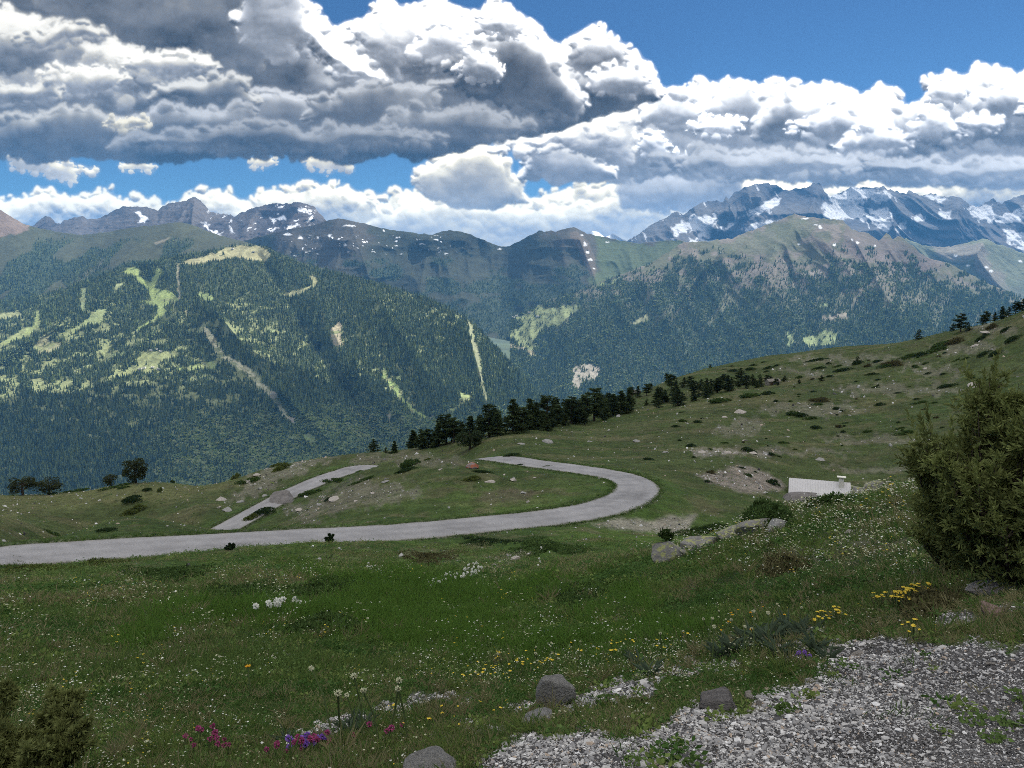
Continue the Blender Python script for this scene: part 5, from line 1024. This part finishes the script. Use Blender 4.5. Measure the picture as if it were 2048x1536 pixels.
def roof_mesh(L_, W, rise, th, over, m, ribs=0):
    parts = []; hl = L_/2+over; hw = W/2+over; k = rise/(W/2)
    for s in (-1, 1):
        a = np.array([(-hl, s*hw, -k*over), (hl, s*hw, -k*over), (hl, 0, rise), (-hl, 0, rise)], float); up = np.array([0, 0, th]); V = np.vstack([a, a+up])
        parts.append((V, np.array([(3,2,1,0),(4,5,6,7),(0,1,5,4),(1,2,6,5),(2,3,7,6),(3,0,4,7)])))
        for i in range(ribs):
            x = -hl+(i+.5)/ribs*2*hl; b = a.copy(); b[:, 0] = [x-.03, x+.03, x+.03, x-.03]; b[:, 2] += th+.002; V = np.vstack([b, b+np.array([0, 0, .035])])
            parts.append((V, np.array([(3,2,1,0),(4,5,6,7),(0,1,5,4),(1,2,6,5),(2,3,7,6),(3,0,4,7)])))
    V, F_ = join(parts); return mesh_from('roof', V, F_, False, [m])
def gable_walls(L_, W, h, rise, m):
    hl, hw = L_/2, W/2; V = np.array([(-hl,-hw,-1.2),(hl,-hw,-1.2),(hl,hw,-1.2),(-hl,hw,-1.2),(-hl,-hw,h),(hl,-hw,h),(hl,hw,h),(-hl,hw,h),(-hl,0,h+rise),(hl,0,h+rise)], float)
    me = bpy.data.meshes.new('wall'); me.from_pydata([tuple(v) for v in V], [], [(0,1,5,4),(2,3,7,6),(1,2,6,9,5),(3,0,4,8,7)]); me.materials.append(m); return me
hy = 118.; ridge_l, ridge_r = at(1578, 955, hy+1.6), at(1701, 966, hy-1.2); rv = ridge_r-ridge_l; ln_ = float(np.hypot(rv[0], rv[1])); mid = (ridge_l+ridge_r)/2; W_h, rise_h = 7.0, 2.3
cab = link('cabin', None, label='low cabin with pale metal roof beyond the lichened rocks', cat='cabin', loc=(mid[0], mid[1], mid[2]-rise_h-2.3), rot=(0, 0, math.atan2(rv[1], rv[0])))
link('wall', gable_walls(ln_-.6, W_h-.6, 2.2, rise_h-.1, M_wallw), cab); link('roof', roof_mesh(ln_-.6, W_h-.6, rise_h, .1, .3, M_roof, 24), cab, loc=(0, 0, 2.2))
cx_ = ln_*.5-1.35; ch = link('chimney', mesh_from('chimney', *box(cx_-.33, cx_+.33, -.95, -.35, 3.0, 5.25), False, [M_chim]), cab)
link('cap', mesh_from('cap', *join([box(cx_-.62, cx_+.62, -1.1, -.2, 5.5, 5.6), box(cx_-.28, cx_-.18, -.9, -.8, 5.252, 5.498), box(cx_+.18, cx_+.28, -.5, -.4, 5.252, 5.498)]), False, [M_chim]), ch)
link('door', mesh_from('door', *box(-.5, .5, -W_h/2+.24, -W_h/2+.30, 0, 2.0), False, [M_wood]), cab)
for x in (-2.6, 2.4): link('window', mesh_from('window', *box(x-.4, x+.4, -W_h/2+.24, -W_h/2+.30, .9, 1.8), False, [M_glass]), cab)
Q = hit(1545, 769); k = Q[1]/FPX
hut = link('stone_hut', None, label='small grey stone ruin with a dark doorway on the right slope', cat='hut', loc=Q, rot=(0, 0, .25))
link('wall', gable_walls(26*k, 14*k, 7*k, 4*k, M_stonew), hut); link('roof', roof_mesh(26*k, 14*k, 4*k, .12, .15, M_stonew), hut, loc=(0, 0, 7*k))
link('doorway', mesh_from('doorway', *box(-9*k, -4*k, -7*k-.04, -7*k+.02, 0, 5.5*k), False, [M_wood]), hut)
Q = hit(1268, 786); k = Q[1]/FPX
hut = link('wooden_shed', None, label='dark shed roof half hidden in the top of the tree belt', cat='shed', loc=Q, rot=(0, 0, .1))
link('wall', gable_walls(20*k, 12*k, 8*k, 3*k, M_wood), hut); link('roof', roof_mesh(20*k, 12*k, 3*k, .12, .5, M_slate), hut, loc=(0, 0, 8*k))
wm, rm_ = gable_walls(12, 9, 5.5, 3.4, M_chim), roof_mesh(12, 9, 3.4, .3, .8, M_slate); rm2 = roof_mesh(12, 9, 3.4, .3, .8, M_roof)
def on_range(r, px, py):
    i, j = np.unravel_index(np.argmin((r.PX-px)**2+(r.PY-py)**2), r.PX.shape); return r.P[i, j]
farb = [(A,281,739,'leftmost white house of the mid slope hamlet'),(A,290,737,'second white house of the mid slope hamlet'),(A,306,736,'third white house of the mid slope hamlet'),(A,317,738,'rightmost white house of the mid slope hamlet'),(A,303,701,'white house in the clearing above the hamlet'),(A,312,700,'second house in the clearing above the hamlet'),(A,322,703,'house at the right end of the clearing above the hamlet'),(A,147,745,'single white house in the forest left of the hamlet'),(A,466,498,'hut at left on the bare summit shoulder'),(A,508,505,'hut at right on the bare summit shoulder'),(F,1019,622,'house at the top left of the valley meadow'),(F,1030,628,'house just right of the top valley meadow house'),(F,1058,625,'pale house on the upper valley meadow'),(F,1074,633,'house in the middle of the valley meadow')]
for i, (r_, x, y, lb) in enumerate(farb):
    P_ = on_range(r_, x, y); s = 1.35 if r_ is A else 1.8
    e = link('house', None, label=lb, cat='house', group='far houses on the mountainsides', loc=P_+np.array([0, -4, .5]), rot=(0, 0, rng.uniform(-.5, .5)), scale=(s, s, s)); link('wall', wm, e); link('roof', rm2 if i % 3 else rm_, e)
# ------------------------------------------------------------------ flowers
def stem_mesh(name, h, heads, seed, lean=.15):
    """heads: list of (count, petals radius, mat, kind)"""
    r = np.random.RandomState(seed); parts = []; mi = []; mats_ = [M_stem]; P = [(0, 0, -.02), (lean*h*.3, 0, h*.55), (lean*h, 0, h)]; t = tube(P, [.0035+h*.004]*3, 4); parts.append(t); mi += [0]*len(t[1])
    for (rad, m, kind, dz) in heads:
        c = np.array([lean*h, 0, h+dz]); mats_.append(m); k = len(mats_)-1
        if kind == 'daisy':
            n = 12; a = np.linspace(0, 6.283, n, endpoint=False); v, f = blades(np.repeat(c[None], n, 0), np.stack([np.cos(a), np.sin(a), a*0+.35], 1), rad, rad*.5, r)
        else:
            n = 46; d = unit(r.normal(0, 1, (n, 3))); v, f = blades(c+d*rad*.35, d+r.normal(0, .4, (n, 3)), rad*.8, rad*.55, r)
        parts.append((v, f)); mi += [k]*len(f)
    V, F_ = join(parts); return mesh_from(name, V, F_, False, mats_, mi)
M_stem = mat('stem_green', (.07,.10,.035), .8); M_straw = mat('straw_stem', (.22,.20,.11), .85)
PET = {n: mat('petal_'+n, c, .7, spec=.15, trans=.3) for n, c in dict(white=(.78,.78,.72), yellow=(.78,.60,.08), orange=(.78,.42,.04), pink=(.36,.07,.18), purple=(.26,.13,.50), cream=(.55,.55,.38)).items()}
M_leaf = mat('grey_green_leaf', (.085,.12,.075), .7, noise=[(6,.25,3)], trans=.2)
FM = {'cotton': stem_mesh('cottongrass', .28, [(.045, PET['white'], 'ball', 0)], 1), 'yellow': stem_mesh('flower', .14, [(.020, PET['yellow'], 'daisy', 0)], 2), 'orange': stem_mesh('flower', .18, [(.022, PET['orange'], 'daisy', 0), (.008, PET['yellow'], 'ball', .003)], 3), 'pink': stem_mesh('flower', .10, [(.016, PET['pink'], 'ball', 0)], 4), 'purple': stem_mesh('flower', .08, [(.014, PET['purple'], 'ball', 0)], 5), 'seed': stem_mesh('seed_head', .30, [(.014, PET['cream'], 'ball', 0)], 6, .25), 'cream': stem_mesh('flower', .12, [(.016, PET['cream'], 'ball', 0)], 7)}
def drift(kind, name, label, cat, n, px, py, rx, ry, size, seed, tilt=0., zo=0., size_by_px=None):
    r = np.random.RandomState(seed); a = r.rand(n)*6.283; q = np.sqrt(r.rand(n)); X = px+np.cos(a)*q*rx; Y_ = py+np.sin(a)*q*ry-(X-px)*tilt; Q = hits(X, Y_)
    Q = Q[~np.isnan(Q[:, 0])]; med = np.median(Q[:, 1])
    for P_ in Q:
        if abs(P_[1]-med) > med*.5: continue
        s = size*r.uniform(.75, 1.25); link(name, FM[kind], label=label, cat=cat, group=label, loc=P_, rot=(r.normal(0, .15), r.normal(0, .15), r.rand()*6.28), scale=(s, s, s))
cg = 'white tufted cottongrass head in the %s drift'
drift('cotton','cottongrass',cg % 'tall right hand','cottongrass',42,938,1156,28,17,1.15,1,.5)
drift('cotton','cottongrass',cg % 'low middle','cottongrass',28,882,1172,26,11,1.1,2,.5)
drift('cotton','cottongrass',cg % 'lower left','cottongrass',30,610,1222,30,10,.85,3,.3)
drift('cotton','cottongrass',cg % 'trailing far left','cottongrass',12,556,1242,34,5,1.2,4,.3)
drift('cotton','cottongrass',cg % 'small upper left','cottongrass',9,738,1146,20,8,1.2,5,.2)
drift('cotton','cottongrass',cg % 'tiny central','cottongrass',4,1076,1134,10,6,1.2,6,.3)
drift('yellow','flower','golden flower in the bright cushion under the big juniper','flower',60,1826,1203,42,14,1.05,7,.15)
drift('yellow','flower','golden flower left of the bright cushion','flower',6,1752,1212,14,4,1.0,8)
drift('yellow','flower','golden flower in the loose cushion beside the grey leaves','flower',18,1656,1246,30,9,.95,9,.35)
drift('orange','flower','orange yellow flower among the grey green leaves','flower',18,1500,1262,80,34,.85,10,.1)
drift('yellow','flower','yellow flower in the band above the upright boulder','flower',44,1010,1345,110,26,.85,11,.15)
drift('yellow','flower','yellow flower sprinkled left of the grey leaves','flower',30,1250,1296,140,30,.8,12,.2)
drift('yellow','flower','yellow flower low at the bottom centre','flower',12,900,1440,170,30,.6,13,.1)
drift('orange','flower','single orange flower in the lower left meadow','flower',1,502,1408,1,1,1.0,14)
drift('pink','flower','magenta flower in the mixed patch at the bottom','flower',22,600,1500,80,14,.75,15,.25)
drift('purple','flower','violet flower in the mixed patch at the bottom','flower',22,610,1494,46,8,.9,16,.3)
drift('pink','flower','magenta flower in the bottom left patch','flower',14,420,1506,60,16,.8,17,.1)
drift('pink','flower','magenta flower right of the mixed patch','flower',5,760,1476,60,16,.9,18)
drift('purple','flower','violet flower between gravel and grey leaves','flower',12,1598,1320,24,5,.8,19)
drift('yellow','flower','yellow flower on the gravel edge at right','flower',8,1822,1272,16,6,.8,20)
drift('seed','seed_head','pale round seed head on a tall stalk at bottom centre','wildflower',8,715,1470,110,20,1.0,21)
drift('seed','seed_head','pale seed head standing above the grey green leaves','wildflower',22,1450,1290,220,40,.85,22,.1)
drift('seed','seed_head','pale seed head above the flower band','wildflower',14,1100,1340,120,24,.8,23,.1)
def rosette(seed, n=26, L_=.30):
    r = np.random.RandomState(seed); a = r.rand(n)*6.283; D = np.stack([np.cos(a)*.8, np.sin(a)*.8, r.uniform(.5, 1.6, n)], 1); V, F_ = blades(r.normal(0, .015, (n, 3)), D, r.uniform(.5, 1.1, n)*L_, .030, r, .25); return mesh_from('leaf_plant', V, F_, False, [M_leaf])
RS = [rosette(i) for i in range(3)]
for i, (x, y, s) in enumerate(((1470,1290,.9),(1500,1282,1.),(1535,1276,1.1),(1578,1262,1.),(1612,1268,1.),(1632,1290,.9),(1560,1300,.9),(1440,1302,.8),(1300,1340,.8),(700,1452,.8),(728,1446,.8),(575,1478,.8),(1280,1322,.8),(1655,1310,.7))):
    Q = hit(x, y+14); s *= Q[1]/6; link('leaf_plant', RS[i % 3], label=f"clump of long grey green leaves, {ordinal(sorted([1470,1500,1535,1578,1612,1632,1560,1440,1300,700,728,575,1280,1655]).index(x)+1)} from the left", cat='plant', group='grey green leaf clumps', loc=Q, rot=(0, 0, i), scale=(s, s, s))
# ------------------------------------------------------------------ grass, blossoms and gravel (uncountable)
def gmask(a, lr, M):
    i = np.clip(np.searchsorted(np.log(GR), lr), 0, len(GR)-1); j = np.clip(np.searchsorted(GA, a), 0, len(GA)-1); return M[i, j]
def sow(n, r0, r1, a1=43, pw=1.):
    a = np.radians(rng.uniform(-a1, a1, n)); lr = math.log(r0)+(math.log(r1)-math.log(r0))*rng.rand(n)**pw; r = np.exp(lr); x, y = r*np.sin(a), r*np.cos(a); return a, lr, r, x, y
M_gr = [mat('grass_green', (.105,.165,.045), .75, spec=.15, trans=.3), mat('grass_deep', (.050,.105,.022), .75, spec=.15, trans=.3), mat('grass_dry', (.25,.23,.12), .8, spec=.1, trans=.3), mat('grass_olive', (.150,.205,.055), .75, spec=.1, trans=.3)]
def tuft(seed, m, n=9, h=.10, w=.0045, spread=.03):
    r = np.random.RandomState(seed); B = np.column_stack([r.normal(0, spread, n), r.normal(0, spread, n), np.full(n, -.01)]); D = np.column_stack([r.normal(0, .45, n), r.normal(0, .45, n), np.ones(n)])
    V, F_ = blades(B, D, r.uniform(.5, 1.2, n)*h, w, r, .12); return mesh_from('grass_tuft', V, F_, False, [m])
def herb(seed, m, n=14):
    r = np.random.RandomState(seed); B = np.column_stack([r.normal(0, .03, n), r.normal(0, .03, n), r.uniform(0, .04, n)]); V, F_ = blades(B, r.normal(0, 1, (n, 3))*np.array([1, 1, .4])+np.array([0, 0, .4]), .03, .018, r); return mesh_from('herb', V, F_, False, [m])
M_lush = mat('grass_lush', (.108,.200,.036), .75, spec=.15, trans=.3)
TU = [tuft(i, M_gr[i % 4]) for i in range(8)]+[herb(30+i, M_gr[(1, 3, 0, 1)[i]]) for i in range(4)]+[tuft(90, M_lush, 12, .13), tuft(91, M_lush, 12, .12)]
a, lr, r, x, y = sow(GRASS_N, 1.9, 62, pw=.9); z = ground(x, y); gmk = gmask(a, lr, GRAVEL_MASK); rdd, _ = road_dist(x, y)
pn = fbm(x/2.2, y/2.2, 971, 4); dn = fbm(x/5, y/5, 975, 4)
k = (rng.rand(len(x)) > gmk*1.02) & (rdd > ROAD_HALF+.15) & (rng.rand(len(x)) < np.clip(.75+1.2*pn, .25, 1))
spx, spy, _ = seen(np.column_stack([x, y, z]))
for (mx, my, mw, mh) in MATS: k &= ~((((spx-mx)/mw)**2+((spy-my)/mh)**2 < .8) & (rng.rand(len(x)) < .85))
lush = soft_mask([(540,1110),(760,1150),(980,1170),(1200,1150),(1320,1200),(1420,1260),(1250,1300),(1000,1320),(860,1300),(700,1290),(560,1270),(420,1260),(300,1300),(200,1280),(300,1230),(560,1230),(700,1180)], spx, spy, edge=30, wob=40, sc=90)[k]
x, y, z, r, dn, pn = (q[k] for q in (x, y, z, r, dn, pn)); n = len(x); pat = fbm(x/4.2, y/2.6, 977, 4)+.5*fbm(x/1.1, y/1.1, 979, 3)+.35*lush
s = np.clip(r/7.5, .55, 5)*np.exp(rng.normal(0, .25, n)); dryp = np.clip(.20+1.0*dn, .03, .6)*(1-.85*lush)
t_ = rng.rand(n); idx = np.where(t_ < dryp, np.where(rng.rand(n) < .5, 2, 6), np.where(pat+rng.normal(0, .12, n) > .08, rng.choice([0, 4, 0, 4, 10, 3], n), np.where(pat > -.12, rng.choice([3, 7, 9, 11, 0, 1], n), rng.choice([1, 5, 8, 1, 5, 11], n))))
idx = np.where((rng.rand(n) < .75*lush) & (pat > .1), 12+rng.randint(0, 2, n), idx)
scatter('grass', np.column_stack([x, y, z]), np.column_stack([rng.normal(0, .15, n), rng.normal(0, .15, n), rng.rand(n)*6.28]), np.column_stack([s, s, s*np.clip(1.15-r/60, .35, 1)*(.85+.9*np.clip(pat, -.4, .8))]), TU, label='green and straw coloured meadow grass', idx=idx)
# coarse tussocks on the slopes further off
a, lr, r, x, y = sow(52000, 62, 330, pw=.8); z = ground(x, y); rdd, _ = road_dist(x, y); k = (rdd > ROAD_HALF+.4) & (rng.rand(len(x)) < .8); x, y, z, r = (q[k] for q in (x, y, z, r)); n = len(x)
s = r/26*np.exp(rng.normal(0, .3, n)); scatter('grass', np.column_stack([x, y, z]), np.column_stack([rng.normal(0, .1, n), rng.normal(0, .1, n), rng.rand(n)*6.28]), np.column_stack([s, s, s*.30]), TU, label='coarse grass tussocks on the distant slopes', idx=rng.choice([3, 7, 3, 2, 6, 8, 9, 11], n))
# verge grass along both edges of the road
seg = rng.randint(0, len(RP)-1, 16000); tt = rng.rand(16000)[:, None]; c_ = RP[seg]*(1-tt)+RP[seg+1]*tt; sd = np.where(rng.rand(16000) < .5, -1, 1); off = ROAD_HALF+.05+np.abs(rng.normal(0, .45, 16000))
x = c_[:, 0]+nrm[seg, 0]*sd*off; y = c_[:, 1]+nrm[seg, 1]*sd*off; z = ground(x, y); s = np.clip(rng.normal(2.6, .8, 16000), 1, 5)
scatter('grass', np.column_stack([x, y, z]), np.column_stack([rng.normal(0, .15, 16000), rng.normal(0, .15, 16000), rng.rand(16000)*6.28]), s, TU, label='rank dark grass on the road verges', idx=rng.choice([1, 5, 3, 8, 10, 0, 4], 16000))
# tall bleached grass clumps among the low turf
BT = [tuft(80+i, M_gr[(2, 3, 2, 0)[i]], 26, .26, .005, .02) for i in range(4)]
a, lr, r, x, y = sow(5200, 2.4, 34, pw=.9); z = ground(x, y); gmk = gmask(a, lr, GRAVEL_MASK); bn = fbm(x/2.6, y/2.6, 991, 3); k = (gmk < .5) & (rng.rand(len(x)) < .25+1.6*bn); x, y, z, r = (q[k] for q in (x, y, z, r)); n = len(x)
s = np.clip(r/16, .42, 1.1)*np.exp(rng.normal(0, .3, n)); scatter('grass', np.column_stack([x, y, z]), np.column_stack([rng.normal(0, .2, n), rng.normal(0, .2, n), rng.rand(n)*6.28]), s, BT, label='tall bleached grass clumps in the meadow')
# loose stones on the rocky banks and slopes
def blossom(seed, m, n=3):
    r = np.random.RandomState(seed); P_ = []
    for i in range(n):
        c = np.array([r.normal(0, .03), r.normal(0, .03), r.uniform(.05, .11)]); kk = 6; aa = np.linspace(0, 6.28, kk, endpoint=False); P_.append(blades(np.repeat(c[None], kk, 0), np.stack([np.cos(aa), np.sin(aa), aa*0+.3], 1), .008, .006, r))
    V, F_ = join(P_); return mesh_from('blossom', V, F_, False, [m])
BL = [blossom(i, PET[('white', 'white', 'cream', 'cream', 'yellow')[i]]) for i in range(5)]
a, lr, r, x, y = sow(30000, 2.2, 45, pw=.8); z = ground(x, y); px_, py_, _ = seen(np.column_stack([x, y, z])); bn = fbm(px_/90, py_/50, 981, 4); gmk = gmask(a, lr, GRAVEL_MASK)
w = np.clip(.02+1.3*bn, 0, 1)*.4+.55*sstep(1330, 1500, px_)*sstep(1200, 1050, py_)+.35*sstep(500, 200, px_)*sstep(1250, 1400, py_)+.35*np.exp(-((py_-1330)/60)**2)*sstep(700, 1000, px_)
k = (rng.rand(len(x)) < w) & (gmk < .4); x, y, z, r = (q[k] for q in (x, y, z, r)); n = len(x); s = 1.0*np.clip(r/8, .6, 3.2)*np.exp(rng.normal(0, .25, n))
scatter('meadow_blossoms', np.column_stack([x, y, z]), np.column_stack([rng.normal(0, .2, n), rng.normal(0, .2, n), rng.rand(n)*6.28]), s, BL, label='tiny white and cream blossoms strewn through the grass', idx=rng.choice([0, 1, 2, 3, 2, 3, 4], n, p=[.15, .15, .2, .2, .12, .12, .06]))
HB = [herb(60+i, M_gr[(1, 0, 3)[i]], 40) for i in range(3)]
a, lr, r, x, y = sow(1500, 1.8, 9, pw=.8); z = ground(x, y); gmk = gmask(a, lr, GRAVEL_MASK); bn = fbm(x/.55, y/.55, 993, 3)+.2*sstep(.99, .6, gmk); k = (gmk > .3) & (bn > .16); x, y, z, r = (q[k] for q in (x, y, z, r)); n = len(x); s = rng.uniform(.5, 1.1, n)
scatter('herbs', np.column_stack([x, y, z]), np.column_stack([rng.normal(0, .1, n), rng.normal(0, .1, n), rng.rand(n)*6.28]), np.column_stack([s, s, s*.8]), HB+TU[:3], label='small green herbs growing through the gravel')
M_peb = [mat('gravel_%s' % q, c, .9, spec=.2, noise=[(20, .2, 3)]) for q, c in (('pale', (.40,.39,.38)), ('mid', (.23,.225,.225)), ('dark', (.07,.068,.07)), ('warm', (.36,.29,.23)), ('white', (.60,.59,.58)))]
PB = [rock_mesh(200+i, M_peb[(0, 1, 2, 0, 1, 3, 4, 1, 2, 0)[i]], 8, sub=1, name='pebble', rough=.25) for i in range(10)]
a, lr, r, x, y = sow(60000, 45, 320, pw=.7); z = ground(x, y); pale = gmask(a, lr, gc[..., 0]); rdd, _ = road_dist(x, y); k = (rng.rand(len(x)) < np.clip((pale-.075)*6, .03, .75)) & (rdd > ROAD_HALF+.6); x, y, z, r = (q[k] for q in (x, y, z, r)); n = len(x)
s = .11*np.clip(r/120, .6, 2.)*np.exp(np.clip(rng.normal(0, .5, n), -1, 1.3)); scatter('stones', np.column_stack([x, y, z]), rng.rand(n, 3)*6.28, np.column_stack([s*1.3, s, s*.6]), PB, label='loose pale stones strewn over the rocky banks', idx=rng.choice([0, 3, 1, 5, 6, 8, 9], n))
a, lr, r, x, y = sow(GRAVEL_N, 1.5, 9.5); z = ground(x, y); gmk = gmask(a, lr, GRAVEL_MASK); k = rng.rand(len(x)) < gmk*.98; x, y, z, r = (q[k] for q in (x, y, z, r)); n = len(x)
s = .0041*np.clip(r/3, .8, 1.8)*np.exp(np.clip(rng.normal(0, .55, n), -1, 1.6)); px_, _, _ = seen(np.column_stack([x, y, z])); s *= 1.15-.45*sstep(1500, 2000, px_)
scatter('gravel', np.column_stack([x, y, z+s*.15]), np.column_stack([rng.normal(0, .3, n), rng.normal(0, .3, n), rng.rand(n)*6.28]), np.column_stack([s*1.15, s*rng.uniform(.7, 1.1, n), s*rng.uniform(.3, .65, n)]), PB, label='coarse grey and white gravel at the roadside', idx=rng.choice(10, n, p=[.12, .14, .22, .12, .14, .05, .04, .11, .03, .03]))
# ------------------------------------------------------------------ clouds overhead (out of the picture, they shade the meadow and the lower valley)
M_cloud = mat('cloud_white', (.8, .8, .82), 1.0, spec=0)
def overhead(x, y, z, rx, ry, rz, seed):
    lo, la = np.meshgrid(np.linspace(0, 2*math.pi, 73), np.linspace(-math.pi/2, math.pi/2, 37))
    X = np.cos(la)*np.cos(lo); Y = np.cos(la)*np.sin(lo); Z = np.sin(la)
    n = 1+.28*fbm(X*1.6+9, Y*1.6+Z*1.1+seed, 800+seed, 5, .6, billow=True)
    V = np.stack([X*rx*n, Y*ry*n, np.where(Z < 0, Z*.35, Z)*rz*n], -1)
    link('cloud', mesh_from('cloud', V.reshape(-1, 3), grid_faces(*lo.shape), True, [M_cloud]), kind='structure', label='cumulus cloud drifting above the valley', loc=(x, y, z))
def shade(tx, ty, tz, rx, ry, z=3600, seed=0, rz=260):
    k = (z-tz)/SUN_DIR[2]; overhead(tx+SUN_DIR[0]*k, ty+SUN_DIR[1]*k, z, rx, ry, rz, seed)
for q in SHADES: shade(*q)
# ------------------------------------------------------------------ air
HZ = 1520.
hb = [(-24000, -6000), (26000, -6000), (26000, 30000), (-24000, 30000)]
hv = np.array([(x, y, z) for z in (-1500., HZ) for x, y in hb]); hf = np.array([(3,2,1,0),(4,5,6,7),(0,1,5,4),(1,2,6,5),(2,3,7,6),(3,0,4,7)])
hm = bpy.data.materials.new('haze_air'); hm.use_nodes = True; hn = hm.node_tree; hn.nodes.clear()
ho = hn.nodes.new('ShaderNodeOutputMaterial'); hp = hn.nodes.new('ShaderNodeVolumePrincipled')
hp.inputs['Color'].default_value = HAZE_COLOR; hp.inputs['Density'].default_value = HAZE_DENSITY; hp.inputs['Anisotropy'].default_value = HAZE_G
hn.links.new(hp.outputs[0], ho.inputs['Volume'])
link('haze', mesh_from('haze', hv, hf, False, [hm]), kind='stuff', label='thin blue mountain haze')
